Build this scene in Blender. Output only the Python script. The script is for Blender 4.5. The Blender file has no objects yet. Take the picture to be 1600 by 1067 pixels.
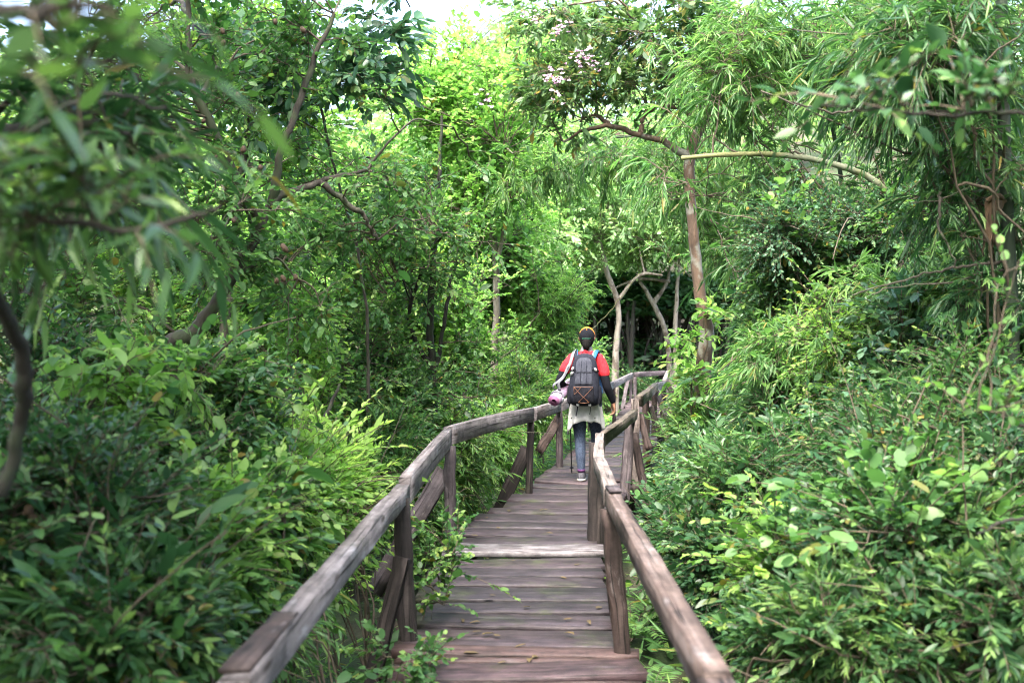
import bpy, bmesh, math, random
import numpy as np
from mathutils import Vector, Matrix

SC = bpy.context.scene
COL = SC.collection
F = 1556.0          # pixels per unit slope in the 1600 px wide photograph
CX, CY, CAMZ = 800.0, 533.5, 1.5
rng = np.random.default_rng(11)
random.seed(11)
R = math.radians


def P(px, py, y):
    """point of the place seen at a photo pixel, y metres ahead of the camera"""
    return np.array([(px - CX) * y / F, y, CAMZ - (py - CY) * y / F])


def unit(v):
    v = np.asarray(v, float)
    return v / np.maximum(np.linalg.norm(v, axis=-1, keepdims=True), 1e-9)


# ------------------------------------------------------------------ terrain
PATH = np.array([[-4, -.05], [4.4, .01], [7.4, .05], [9.95, .64], [12, 1.02], [18, 2.28], [24.5, 3.38], [60, 9.0]])


def path_x(y):
    return np.interp(y, PATH[:, 0], PATH[:, 1])


def ground_z(x, y):
    x = np.asarray(x, float); y = np.asarray(y, float)
    d = x - path_x(y)
    z = -0.62 + 0.10 * np.sin(x * 1.3 + 1) * np.cos(y * .9) + .05 * np.sin(x * 3.1 + y * 2.3)
    z = z + 0.30 * np.clip(d - 1.3, 0, 14) - 0.02 * np.clip(-d - 1, 0, 20)
    z = z + 0.36 * np.clip(y - 30, 0, 60) + 0.10 * np.clip(y - 90, 0, 200)
    return z


# ------------------------------------------------------------------ mesh helpers
def np_mesh(name, verts, groups, attrs=None, uvs=None, smooth=False):
    """groups: list of (faces array (n,k), material index)"""
    me = bpy.data.meshes.new(name)
    verts = np.asarray(verts, np.float32)
    me.vertices.add(len(verts)); me.vertices.foreach_set('co', verts.ravel())
    loops, starts, mats, off = [], [], [], 0
    for f, mi in groups:
        f = np.asarray(f, np.int32)
        if not len(f):
            continue
        loops.append(f.ravel()); n, k = f.shape
        starts.append(off + np.arange(n, dtype=np.int32) * k); off += n * k
        mats.append(np.full(n, mi, np.int32))
    loops = np.concatenate(loops); starts = np.concatenate(starts); mats = np.concatenate(mats)
    me.loops.add(len(loops)); me.loops.foreach_set('vertex_index', loops)
    me.polygons.add(len(starts)); me.polygons.foreach_set('loop_start', starts)
    me.polygons.foreach_set('material_index', mats)
    if smooth:
        me.polygons.foreach_set('use_smooth', np.ones(len(starts), bool))
    if uvs is not None:
        lay = me.uv_layers.new(name='UVMap')
        lay.data.foreach_set('uv', np.asarray(uvs, np.float32)[loops].ravel())
    me.update(calc_edges=True)
    for k, v in (attrs or {}).items():
        a = me.attributes.new(k, 'FLOAT', 'POINT'); a.data.foreach_set('value', np.asarray(v, np.float32))
    return me


def link(name, me, mats, parent=None):
    o = bpy.data.objects.new(name, me); COL.objects.link(o)
    for m in (mats if isinstance(mats, (list, tuple)) else [mats]):
        me.materials.append(m)
    if parent is not None:
        o.parent = parent
        o.matrix_parent_inverse = Matrix.Translation(-Vector(parent.location)) if parent.type == 'EMPTY' else Matrix.Identity(4)
    return o


def thing(name, label, cat, loc=(0, 0, 0), group=None):
    o = bpy.data.objects.new(name, None); COL.objects.link(o)
    o.location = [float(c) for c in loc]; o.empty_display_size = .2
    return tag(o, label, cat, group)


def tag(o, label, cat, group=None):
    o['label'] = label; o['category'] = cat
    if group:
        o['group'] = group
    return o


def tubes(pts, rad, S):
    """pts (N,K,3), rad (N,K) -> verts, quad faces"""
    pts = np.asarray(pts, float); rad = np.asarray(rad, float)
    N, K, _ = pts.shape
    T = unit(np.gradient(pts, axis=1))
    ref = np.zeros_like(T); ref[..., 2] = 1
    mean = unit(T.mean(axis=1, keepdims=True))
    vert = np.abs(mean[..., 2]) > .8
    ref = np.where(vert[..., None], np.array([1., 0, 0]), ref)
    A = unit(np.cross(T, ref)); B = np.cross(T, A)
    ang = np.arange(S) * 2 * math.pi / S
    v = pts[:, :, None] + rad[:, :, None, None] * (A[:, :, None] * np.cos(ang)[:, None] + B[:, :, None] * np.sin(ang)[:, None])
    idx = np.arange(N * K * S).reshape(N, K, S)
    a = idx[:, :-1]; b = idx[:, 1:]
    f = np.stack([a, np.roll(a, -1, 2), np.roll(b, -1, 2), b], -1).reshape(-1, 4)
    return v.reshape(-1, 3), f


def smooth_path(ctrl, n=24, wob=0.0):
    """Catmull-Rom through control points"""
    c = np.asarray(ctrl, float)
    if len(c) == 2:
        t = np.linspace(0, 1, n)[:, None]
        p = c[0] * (1 - t) + c[1] * t
    else:
        e = np.vstack([2 * c[0] - c[1], c, 2 * c[-1] - c[-2]])
        u = np.linspace(0, len(c) - 1, n); i = np.minimum(u.astype(int), len(c) - 2); t = (u - i)[:, None]
        p0, p1, p2, p3 = e[i], e[i + 1], e[i + 2], e[i + 3]
        p = .5 * (2 * p1 + (p2 - p0) * t + (2 * p0 - 5 * p1 + 4 * p2 - p3) * t ** 2 + (3 * p1 - p0 - 3 * p2 + p3) * t ** 3)
    if wob:
        w = rng.normal(0, wob, (n, 3)); w = (w + np.roll(w, 1, 0) + np.roll(w, -1, 0)) / 1.7
        w[0] = 0
        p = p + w
    return p


class Geo:
    """gathers verts/faces for one mesh"""
    def __init__(s):
        s.v, s.g, s.n, s.y = [], [], 0, []

    def add(s, v, f, mi=0, young=None):
        s.v.append(v); s.g.append((np.asarray(f) + s.n, mi)); s.n += len(v)
        s.y.append(np.zeros(len(v)) if young is None else young)

    def mesh(s, name, smooth=False):
        return np_mesh(name, np.concatenate(s.v), s.g, {'young': np.concatenate(s.y)}, smooth=smooth)


# ------------------------------------------------------------------ leaves
def tmpl(kind, fine):
    prof = {'ovate': [(.16, .36), (.42, .5), (.74, .33)], 'round': [(.14, .40), (.48, .5), (.82, .36)],
            'lance': [(.12, .36), (.36, .5), (.70, .30)]}[kind]
    if not fine:
        (x1, w1), (x2, w2) = {'ovate': ((.27, .48), (.68, .42)), 'round': ((.24, .47), (.74, .45)), 'lance': ((.22, .48), (.6, .38))}[kind]
        v = [(0, 0, 0), (x1, w1, .10), (x2, w2, .06), (1, 0, -.10), (x2, -w2, .06), (x1, -w1, .10)]
        return np.array(v), [np.array([[0, 5, 4, 3], [0, 3, 2, 1]])]
    v = [(0, 0, 0)]
    for x, w in prof:
        dz = .05 - .22 * x * x
        v += [(x, w, dz + .10), (x, 0, dz), (x, -w, dz + .10)]
    v.append((1, 0, -.20))
    f4 = []
    for k in (1, 4):
        f4 += [[k, k + 1, k + 4, k + 3], [k + 1, k + 2, k + 5, k + 4]]
    f3 = [[0, 2, 1], [0, 3, 2], [7, 8, 10], [8, 9, 10]]
    return np.array(v), [np.array(f4), np.array(f3)]


def add_leaves(geo, p, d, nrm, L, W, kind, fine, young, mi):
    """one leaf per row; L, W length and width"""
    tv, tf = tmpl(kind, fine)
    d = unit(d); nrm = unit(nrm - (nrm * d).sum(-1, keepdims=True) * d); s = np.cross(nrm, d)
    n = len(p); m = len(tv)
    curl = rng.uniform(-.3, 1.9, n)
    v = p[:, None] + d[:, None] * (tv[None, :, 0:1] * L[:, None, None]) + s[:, None] * (tv[None, :, 1:2] * W[:, None, None]) \
        + nrm[:, None] * (tv[None, :, 2:3] * (curl * (.45 * W + .25 * L))[:, None, None])
    base = (np.arange(n) * m)[:, None, None]
    yy = np.repeat(young, m)
    first = True
    for f in tf:
        ff = (base + f[None]).reshape(-1, f.shape[1])
        if first:
            geo.add(v.reshape(-1, 3), ff, mi, yy); off = geo.n - n * m; first = False
        else:
            geo.g.append((ff + off, mi))


STY = {  # L leaf length, w width/length, n twigs per clump, m leaves per twig, tw twig length, a spread, dr droop, t0 where leaves begin
    'broad':  dict(k='ovate', L=.080, w=.52, nt=9, m=9, tw=.36, a=58, dr=.18, t0=.15, up=.55, yg=.25),
    'round':  dict(k='round', L=.070, w=.66, nt=8, m=8, tw=.34, a=60, dr=.10, t0=.15, up=.75, yg=.35),
    'small':  dict(k='ovate', L=.048, w=.50, nt=11, m=12, tw=.34, a=60, dr=.12, t0=.10, up=.6, yg=.25),
    'large':  dict(k='ovate', L=.150, w=.46, nt=6, m=7, tw=.40, a=55, dr=.45, t0=.1, up=.5, yg=.15),
    'olive':  dict(k='ovate', L=.115, w=.36, nt=7, m=10, tw=.34, a=62, dr=.25, t0=.35, up=.45, yg=.12),
    'bamboo': dict(k='lance', L=.165, w=.125, nt=9, m=9, tw=.34, a=36, dr=.60, t0=.30, up=.35, yg=.20),
    'fine':   dict(k='lance', L=.095, w=.17, nt=10, m=11, tw=.30, a=45, dr=.40, t0=.15, up=.5, yg=.2),
    'lance':  dict(k='ovate', L=.108, w=.32, nt=8, m=8, tw=.36, a=55, dr=.14, t0=.15, up=.5, yg=.25),
    'shoot':  dict(k='ovate', L=.085, w=.42, nt=5, m=11, tw=.42, a=52, dr=-.05, t0=.1, up=1.2, yg=.9),
}


def sample_ells(ells, n):
    """random points in ellipsoids given as (px,py,y,rpx,rpy,ry)"""
    vol = np.array([(e[3] * e[2]) * (e[4] * e[2]) * e[5] for e in ells], float) ** .8
    pick = rng.choice(len(ells), n, p=vol / vol.sum())
    E = np.array(ells, float)[pick]
    u = unit(rng.normal(size=(n, 3))) * (rng.uniform(0, 1, (n, 1)) ** .42) * np.where(rng.uniform(0, 1, (n, 1)) < .32, rng.uniform(1, 1.9, (n, 1)), 1.0)
    y0 = E[:, 2]
    c = np.stack([(E[:, 0] - CX) * y0 / F, y0, CAMZ - (E[:, 1] - CY) * y0 / F], 1)
    r = np.stack([E[:, 3] * y0 / F, E[:, 5], E[:, 4] * y0 / F], 1)
    return c + u * r


def bez(a, m, b, K):
    t = np.linspace(0, 1, K)[None, :, None]
    return (1 - t) ** 2 * a[:, None] + 2 * t * (1 - t) * m[:, None] + t ** 2 * b[:, None]


def foliage(geo, ells, n, attach, style, sc=1.0, fine=False, yg=None, leaf_mi=0, wood_mi=1, br=.006, keep=None, ls=1.0, mm=1.0, **ov):
    """clumps of leafy twigs spread through the ellipsoids, each on a branch from the closest limb point"""
    st = dict(STY[style]); st.update(ov)
    C = sample_ells(ells, n)
    if keep is not None:
        C = keep(C)
    C[:, 2] = np.maximum(C[:, 2], ground_z(C[:, 0], C[:, 1]) + .12)
    attach = np.asarray(attach, float)
    D = np.linalg.norm(C[:, None] - attach[None], axis=-1) + .8 * np.maximum(attach[None, :, 2] - C[:, None, 2], 0)
    A = attach[np.argmin(D, 1)]
    span = np.linalg.norm(C - A, axis=1)
    mid = (A + C) / 2 + np.stack([np.zeros(n), np.zeros(n), .16 * span], 1) + rng.normal(0, .10, (n, 3)) * span[:, None]
    B = bez(A, mid, C, 7)
    B[:, 1:] += rng.normal(0, .018, (n, 6, 3)) * np.minimum(span, 1.2)[:, None, None]
    r0 = br * (0.6 + .9 * np.sqrt(span))
    rad = r0[:, None] * np.linspace(1, .38, 7)[None]
    v, f = tubes(B, rad, 4); geo.add(v, f, wood_mi)
    # twigs
    nt, tl = st['nt'], st['tw'] * sc
    u = rng.uniform(.35, 1, (n, nt)); u[:, 0] = 1
    k = u * 6; i = np.minimum(k.astype(int), 5); fr = (k - i)[..., None]
    rows = np.arange(n)[:, None]
    tp = (B[rows, i] * (1 - fr) + B[rows, i + 1] * fr).reshape(-1, 3)
    bd = unit(B[:, -1] - B[:, 3])
    td = unit(bd[:, None] * .55 + unit(rng.normal(size=(n, nt, 3))) * .85 + np.array([0, 0, st['up'] * .5])).reshape(-1, 3)
    N = len(tp)
    big = np.repeat(rng.lognormal(0, .30, n), nt)
    ln = tl * rng.uniform(.45, 1.15, N) * big
    end = tp + td * ln[:, None]; end[:, 2] -= st['dr'] * ln * .55
    m2 = tp + td * ln[:, None] * .55; m2[:, 2] += .10 * ln
    TW = bez(tp, m2, end, 4)
    v, f = tubes(TW, np.linspace(1, .4, 4)[None] * (.0022 + .004 * ln * rng.uniform(.5, 1, N))[:, None], 3); geo.add(v, f, wood_mi)
    # leaves
    m = max(3, int(round(st['m'] * mm)))
    t = np.linspace(st['t0'], 1, m)[None] + rng.uniform(-.04, .04, (N, m)); t = np.clip(t, 0, 1)
    q = t[..., None]
    a, b, c = TW[:, None, 0], m2[:, None], TW[:, None, -1]
    lp = (1 - q) ** 2 * a + 2 * q * (1 - q) * b + q ** 2 * c
    tg = unit(2 * (1 - q) * (b - a) + 2 * q * (c - b))
    up = np.array([0, 0, 1.])
    sd = unit(np.cross(tg, up) + rng.normal(0, .05, tg.shape))
    sgn = np.where((np.arange(m) % 2)[None, :, None] == 0, 1., -1.)
    phi = rng.normal(0, .55, (N, m, 1))
    nb = np.cross(sd, tg)
    side = sd * sgn * np.cos(phi) + nb * np.sin(phi)
    al = R(st['a']) * (1.15 - .75 * q) * rng.uniform(.7, 1.25, (N, m, 1))
    d = np.cos(al) * tg + np.sin(al) * side + rng.normal(0, .14, tg.shape)
    d[..., 2] -= st['dr'] * rng.uniform(.3, 1.1, (N, m))
    nr = up * (.75 + .25 * st['up']) + rng.normal(0, .42, tg.shape)
    young_tw = (rng.uniform(0, 1, (N, 1)) < (st['yg'] if yg is None else yg))
    yv = np.clip((t - .45) * 1.9, 0, 1) * young_tw * rng.uniform(.6, 1, (N, m))
    L = st['L'] * sc * ls * rng.lognormal(0, .24, (N, m)) * (.55 + .45 * big[:, None]) * (1 - .30 * yv) * (1.05 - .25 * np.abs(t - .5))
    ok = rng.uniform(0, 1, (N, m)) < .92
    W = L * st['w'] * rng.uniform(.85, 1.15, (N, m))
    add_leaves(geo, lp[ok], d[ok], nr[ok], L[ok], W[ok], st['k'], fine, yv[ok], leaf_mi)
    return B


def make_limbs(base, ells, n, trunk_pts, r0, wob=.03, keep=None):
    """limbs growing from the trunk (or the base) into the crown; returns polylines, radii"""
    out = []
    T = sample_ells(ells, n)
    if keep is not None:
        T = keep(T)
    tp = np.asarray(trunk_pts, float)
    for t in T:
        t[2] = max(t[2], float(ground_z(t[0], t[1])) + .3)
        D = np.linalg.norm(tp - t, axis=1) + 1.0 * np.maximum(tp[:, 2] - t[2], 0)
        a = tp[np.argmin(D)]
        span = np.linalg.norm(t - a)
        m = (a + t) / 2 + np.array([0, 0, .2 * span]) + rng.normal(0, .08, 3) * span
        p = smooth_path([a, m, t], 12, wob * min(span, 1.0))
        rr = r0 * rng.uniform(.55, 1.0) * (.5 + .5 * min(span, 2) / 2)
        out.append((p, np.linspace(rr, rr * .35, 12)))
    return out


def split_ells(ells, k=3):
    """break each crown mass into a few uneven lobes"""
    out = []
    for e in ells:
        px, py, y, rx, ry, rz = e
        for _ in range(k):
            o = unit(rng.normal(size=3)) * rng.uniform(.15, .75)
            s = rng.uniform(.55, 1.0)
            out.append((px + o[0] * rx, py + o[1] * ry, y + o[2] * rz, rx * s, ry * s, max(rz * s, .1)))
    return out
# ------------------------------------------------------------------ materials
class NT:
    def __init__(s, name):
        s.m = bpy.data.materials.new(name); s.m.use_nodes = True
        s.t = s.m.node_tree; s.t.nodes.clear()
        s.out = s.n('ShaderNodeOutputMaterial')

    def n(s, typ, **kw):
        x = s.t.nodes.new(typ)
        for k, v in kw.items():
            if k in x.inputs.keys():
                x.inputs[k].default_value = v
            else:
                setattr(x, k, v)
        return x

    def l(s, a, b):
        s.t.links.new(a, b)


def ramp(nt, fac, stops):
    r = nt.n('ShaderNodeValToRGB')
    e = r.color_ramp.elements
    while len(e) < len(stops):
        e.new(.5)
    for el, (p, c) in zip(e, stops):
        el.position = p; el.color = (*c, 1)
    nt.l(fac, r.inputs[0])
    return r.outputs[0]


def mixc(nt, fac, a, b, mode='MIX'):
    x = nt.n('ShaderNodeMix', data_type='RGBA', blend_type=mode)
    for sock, val in ((x.inputs[0], fac), (x.inputs[6], a), (x.inputs[7], b)):
        if hasattr(val, 'links'):
            nt.l(val, sock)
        elif isinstance(val, (tuple, list)):
            sock.default_value = (*val, 1) if len(val) == 3 else val
        else:
            sock.default_value = val
    return x.outputs[2]


def leaf_mat(name, dark, mid, light, young, trans=.42, rough=.46, spec=.34, old=(.16, .13, .02), old_at=.992):
    nt = NT(name)
    isl = nt.n('ShaderNodeNewGeometry')
    at = nt.n('ShaderNodeAttribute', attribute_name='young')
    base = ramp(nt, isl.outputs['Random Per Island'], [(0, dark), (.5, mid), (old_at - .03, light), (old_at, old)])
    no = nt.n('ShaderNodeTexNoise', Scale=1.3, Detail=2)
    tc = nt.n('ShaderNodeTexCoord'); nt.l(tc.outputs['Object'], no.inputs['Vector'])
    var = ramp(nt, no.outputs['Fac'], [(.3, (.72, .85, .8)), (.7, (1.22, 1.12, 1.0))])
    base = mixc(nt, 1.0, base, var, 'MULTIPLY')
    col = mixc(nt, at.outputs['Fac'], base, young)
    hs = nt.n('ShaderNodeHueSaturation', Saturation=.92, Value=1.04); nt.l(col, hs.inputs['Color']); col = hs.outputs[0]
    pr = nt.n('ShaderNodeBsdfPrincipled', Roughness=rough)
    pr.inputs['Specular IOR Level'].default_value = spec
    nt.l(col, pr.inputs['Base Color'])
    tr = nt.n('ShaderNodeBsdfTranslucent')
    tcol = mixc(nt, 1.0, col, (1.38, 1.55, .95), 'MULTIPLY')
    nt.l(tcol, tr.inputs['Color'])
    mx = nt.n('ShaderNodeMixShader', Fac=trans)
    nt.l(pr.outputs[0], mx.inputs[1]); nt.l(tr.outputs[0], mx.inputs[2]); nt.l(mx.outputs[0], nt.out.inputs[0])
    return nt.m


def bark_mat(name, a, b, c=None, scale=9, stretch=(1, 1, .25), bump=.5):
    nt = NT(name)
    tc = nt.n('ShaderNodeTexCoord'); mp = nt.n('ShaderNodeMapping'); mp.inputs['Scale'].default_value = stretch
    nt.l(tc.outputs['Object'], mp.inputs[0])
    no = nt.n('ShaderNodeTexNoise', Scale=scale * 2.2, Detail=6, Roughness=.65); nt.l(mp.outputs[0], no.inputs['Vector'])
    col = ramp(nt, no.outputs['Fac'], [(.32, a), (.68, b)])
    if c is not None:
        n2 = nt.n('ShaderNodeTexNoise', Scale=scale * .7, Detail=4, Roughness=.6); nt.l(tc.outputs['Object'], n2.inputs['Vector'])
        mk = ramp(nt, n2.outputs['Fac'], [(.52, (0, 0, 0)), (.60, (1, 1, 1))])
        col = mixc(nt, mk, col, c)
    pr = nt.n('ShaderNodeBsdfPrincipled', Roughness=.85); nt.l(col, pr.inputs['Base Color'])
    bp = nt.n('ShaderNodeBump', Strength=bump, Distance=.02); nt.l(no.outputs['Fac'], bp.inputs['Height']); nt.l(bp.outputs[0], pr.inputs['Normal'])
    nt.l(pr.outputs[0], nt.out.inputs[0])
    return nt.m


def plain(name, col, rough=.7, spec=.3, noise=0.0, nscale=30, bump=0.0):
    nt = NT(name)
    pr = nt.n('ShaderNodeBsdfPrincipled', Roughness=rough); pr.inputs['Specular IOR Level'].default_value = spec
    tc = nt.n('ShaderNodeTexCoord')
    no = nt.n('ShaderNodeTexNoise', Scale=nscale, Detail=4); nt.l(tc.outputs['Object'], no.inputs['Vector'])
    c = ramp(nt, no.outputs['Fac'], [(.3, tuple(x * (1 - noise) for x in col)), (.7, tuple(min(1, x * (1 + noise)) for x in col))])
    nt.l(c, pr.inputs['Base Color'])
    if bump:
        bp = nt.n('ShaderNodeBump', Strength=bump, Distance=.01); nt.l(no.outputs['Fac'], bp.inputs['Height']); nt.l(bp.outputs[0], pr.inputs['Normal'])
    nt.l(pr.outputs[0], nt.out.inputs[0])
    return nt.m


def wood_mat(name, dark, mid, light, moss=(.045, .06, .02), moss_amt=.3, rough=.62, wear=(.24, .21, .21), wear_at=.62, wet=0.0):
    """weathered sawn timber; the grain runs along u of the board's own UV map (metres)"""
    nt = NT(name)
    uv = nt.n('ShaderNodeUVMap', uv_map='UVMap')
    isl = nt.n('ShaderNodeNewGeometry'); rnd = isl.outputs['Random Per Island']
    off = nt.n('ShaderNodeCombineXYZ')
    ml = nt.n('ShaderNodeMath', operation='MULTIPLY'); ml.inputs[1].default_value = 37.0; nt.l(rnd, ml.inputs[0])
    nt.l(ml.outputs[0], off.inputs[0]); nt.l(ml.outputs[0], off.inputs[1])
    ad = nt.n('ShaderNodeVectorMath', operation='ADD'); nt.l(uv.outputs[0], ad.inputs[0]); nt.l(off.outputs[0], ad.inputs[1])
    mp = nt.n('ShaderNodeMapping'); mp.inputs['Scale'].default_value = (1.6, 34, 1); nt.l(ad.outputs[0], mp.inputs[0])
    gr = nt.n('ShaderNodeTexNoise', Scale=1.0, Detail=7, Roughness=.68, Distortion=.5); nt.l(mp.outputs[0], gr.inputs['Vector'])
    col = ramp(nt, gr.outputs['Fac'], [(.32, dark), (.50, mid), (.68, light)])
    tint = ramp(nt, rnd, [(0, (.60, .64, .68)), (.4, (.95, .95, .97)), (.75, (1.25, 1.17, 1.14)), (1, (1.6, 1.30, 1.22))])
    col = mixc(nt, 1.0, col, tint, 'MULTIPLY')
    # pale worn streaks
    m2 = nt.n('ShaderNodeMapping'); m2.inputs['Scale'].default_value = (3.2, 15, 1); nt.l(ad.outputs[0], m2.inputs[0])
    w = nt.n('ShaderNodeTexNoise', Scale=1.0, Detail=6, Roughness=.7); nt.l(m2.outputs[0], w.inputs['Vector'])
    wk = ramp(nt, w.outputs['Fac'], [(wear_at - .06, (0, 0, 0)), (wear_at + .07, (.85, .85, .85))])
    col = mixc(nt, wk, col, wear)
    # dirt and moss blotches
    tc = nt.n('ShaderNodeTexCoord')
    mo = nt.n('ShaderNodeTexNoise', Scale=2.3, Detail=6, Roughness=.72); nt.l(tc.outputs['Object'], mo.inputs['Vector'])
    mk = ramp(nt, mo.outputs['Fac'], [(.66 - moss_amt * .35, (0, 0, 0)), (.84 - moss_amt * .35, (.8, .8, .8))])
    col = mixc(nt, mk, col, moss)
    # thin dark drying cracks along the grain
    m3 = nt.n('ShaderNodeMapping'); m3.inputs['Scale'].default_value = (1.3, 70, 1); nt.l(ad.outputs[0], m3.inputs[0])
    ck = nt.n('ShaderNodeTexNoise', Scale=1.0, Detail=3, Roughness=.5); nt.l(m3.outputs[0], ck.inputs['Vector'])
    cm = ramp(nt, ck.outputs['Fac'], [(.33, (.16, .15, .15)), (.40, (1, 1, 1))])
    col = mixc(nt, 1.0, col, cm, 'MULTIPLY')
    s2 = nt.n('ShaderNodeTexNoise', Scale=7.5, Detail=8, Roughness=.78); nt.l(ad.outputs[0], s2.inputs['Vector'])
    sm = ramp(nt, s2.outputs['Fac'], [(.38, (.36, .35, .36)), (.57, (1.12, 1.11, 1.11))])
    col = mixc(nt, .85, col, sm, 'MULTIPLY')
    # knots
    vo = nt.n('ShaderNodeTexVoronoi', Scale=1.0); m4 = nt.n('ShaderNodeMapping'); m4.inputs['Scale'].default_value = (1.7, 7, 1)
    nt.l(ad.outputs[0], m4.inputs[0]); nt.l(m4.outputs[0], vo.inputs['Vector'])
    kn = ramp(nt, vo.outputs['Distance'], [(.05, (.25, .2, .18)), (.11, (1, 1, 1))])
    col = mixc(nt, 1.0, col, kn, 'MULTIPLY')
    pr = nt.n('ShaderNodeBsdfPrincipled'); pr.inputs['Specular IOR Level'].default_value = .35
    nt.l(col, pr.inputs['Base Color'])
    rr = nt.n('ShaderNodeMapRange'); rr.inputs['To Min'].default_value = rough - .22; rr.inputs['To Max'].default_value = rough + .2
    nt.l(mo.outputs['Fac'], rr.inputs['Value']); nt.l(rr.outputs[0], pr.inputs['Roughness'])
    bp = nt.n('ShaderNodeBump', Strength=.55, Distance=.006)
    hs = nt.n('ShaderNodeMath', operation='ADD'); nt.l(gr.outputs['Fac'], hs.inputs[0]); nt.l(cm, hs.inputs[1])
    nt.l(hs.outputs[0], bp.inputs['Height']); nt.l(bp.outputs[0], pr.inputs['Normal'])
    nt.l(pr.outputs[0], nt.out.inputs[0])
    return nt.m


M = {}
M['deck'] = wood_mat('deck_timber', (0.0121, 0.0090, 0.0111), (0.0375, 0.0280, 0.0326), (0.0752, 0.0588, 0.0687), moss_amt=.36, rough=.58, wear=(0.1026, 0.0897, 0.1103), wear_at=.63)
M['deck_pale'] = wood_mat('pale_worn_timber', (0.0255, 0.0210, 0.0208), (0.0612, 0.0525, 0.0541), (0.1224, 0.1100, 0.1144), moss_amt=.22, wear=(0.2040, 0.1924, 0.2029), wear_at=.47)
M['deck_red'] = wood_mat('reddish_timber', (0.0253, 0.0146, 0.0139), (0.0620, 0.0387, 0.0365), (0.1044, 0.0721, 0.0700), moss_amt=.10, wear=(0.1392, 0.1134, 0.1166))
M['rail'] = wood_mat('rail_timber', (0.0544, 0.0485, 0.0491), (0.1326, 0.1206, 0.1223), (0.2308, 0.2160, 0.2235), moss_amt=.14, rough=.72, wear=(0.3075, 0.3014, 0.3202))
M['rail_brown'] = wood_mat('brown_rail_timber', (0.0371, 0.0250, 0.0206), (0.0929, 0.0692, 0.0610), (0.1731, 0.1448, 0.1366), moss_amt=.06, rough=.72, wear=(0.2393, 0.2221, 0.2258))
M['rail_pale'] = wood_mat('bleached_rail_timber', (0.0622, 0.0510, 0.0461), (0.1555, 0.1368, 0.1276), (0.2489, 0.2239, 0.2116), moss_amt=.10, rough=.75, wear=(0.2862, 0.2612, 0.2489))
M['rail_mossy'] = wood_mat('mossy_rail_timber', (0.0288, 0.0244, 0.0198), (0.0720, 0.0612, 0.0496), (0.1350, 0.1170, 0.0972), moss_amt=.40, rough=.8)
M['post'] = wood_mat('post_timber', (0.0190, 0.0157, 0.0180), (0.0509, 0.0423, 0.0470), (0.0888, 0.0764, 0.0847), moss_amt=.2, rough=.78)
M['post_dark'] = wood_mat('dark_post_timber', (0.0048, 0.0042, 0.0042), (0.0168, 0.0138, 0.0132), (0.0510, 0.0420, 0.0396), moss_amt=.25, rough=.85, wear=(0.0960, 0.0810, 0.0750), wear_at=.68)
M['post_red'] = wood_mat('red_post_timber', (0.0155, 0.0099, 0.0091), (0.0387, 0.0265, 0.0236), (0.0637, 0.0479, 0.0440), moss_amt=.1, rough=.78)
M['iron'] = plain('rusty_iron', (.05, .032, .025), .7, .4, .4)

# bark and leaves
M['bark'] = bark_mat('grey_brown_bark', (0.0240, 0.0192, 0.0152), (0.0840, 0.0704, 0.0560), (0.0560, 0.0680, 0.0360))
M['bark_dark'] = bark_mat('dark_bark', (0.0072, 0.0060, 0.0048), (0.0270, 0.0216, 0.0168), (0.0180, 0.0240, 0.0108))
M['bark_pale'] = bark_mat('pale_bark', (0.0884, 0.0748, 0.0578), (0.2312, 0.2040, 0.1700), (0.0680, 0.0510, 0.0374), scale=5)
M['bark_red'] = bark_mat('reddish_bark', (0.0291, 0.0184, 0.0118), (0.1115, 0.0711, 0.0457), (0.1454, 0.1423, 0.1182), scale=5)
M['twig'] = bark_mat('twig_bark', (0.0330, 0.0255, 0.0171), (0.1125, 0.0870, 0.0599), None, bump=.1)
M['culm'] = bark_mat('green_culm', (0.0084, 0.0189, 0.0101), (0.0210, 0.0370, 0.0189), (0.0378, 0.0462, 0.0357), scale=4, bump=.1)
M['culm_yellow'] = bark_mat('yellow_culm', (.10, .11, .04), (.19, .19, .08), (.16, .17, .11), scale=3, bump=.1)
M['leaf_mid'] = leaf_mat('mid_green_leaf', (0.029, 0.087, 0.024), (0.055, 0.150, 0.042), (0.104, 0.225, 0.059), (0.260, 0.412, 0.078))
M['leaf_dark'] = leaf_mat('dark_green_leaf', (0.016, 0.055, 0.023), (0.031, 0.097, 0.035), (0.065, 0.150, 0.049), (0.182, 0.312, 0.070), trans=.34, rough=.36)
M['leaf_bright'] = leaf_mat('bright_green_leaf', (0.072, 0.175, 0.031), (0.130, 0.269, 0.049), (0.208, 0.374, 0.078), (0.351, 0.524, 0.105), trans=.5)
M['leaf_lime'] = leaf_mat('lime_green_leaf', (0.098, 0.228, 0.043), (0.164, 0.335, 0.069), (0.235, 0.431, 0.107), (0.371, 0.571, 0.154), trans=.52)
M['leaf_bamboo'] = leaf_mat('bamboo_leaf', (0.039, 0.109, 0.031), (0.075, 0.187, 0.049), (0.137, 0.269, 0.070), (0.260, 0.412, 0.088), trans=.45, rough=.4, old=(.20, .17, .04), old_at=.992)
M['leaf_bamboo_dark'] = leaf_mat('dark_bamboo_leaf', (0.021, 0.070, 0.028), (0.042, 0.120, 0.042), (0.081, 0.187, 0.059), (0.182, 0.324, 0.078), trans=.38, rough=.36)  # the darker of the two bamboo greens
M['leaf_blue'] = leaf_mat('bluish_leaf', (0.026, 0.078, 0.049), (0.052, 0.132, 0.077), (0.098, 0.206, 0.105), (0.182, 0.324, 0.105), trans=.34, rough=.34)
M['leaf_olive'] = leaf_mat('olive_leaf', (.030, .080, .028), (.060, .130, .044), (.115, .190, .065), (.30, .26, .08), trans=.36, old=(.24, .15, .04), old_at=.988)
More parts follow.
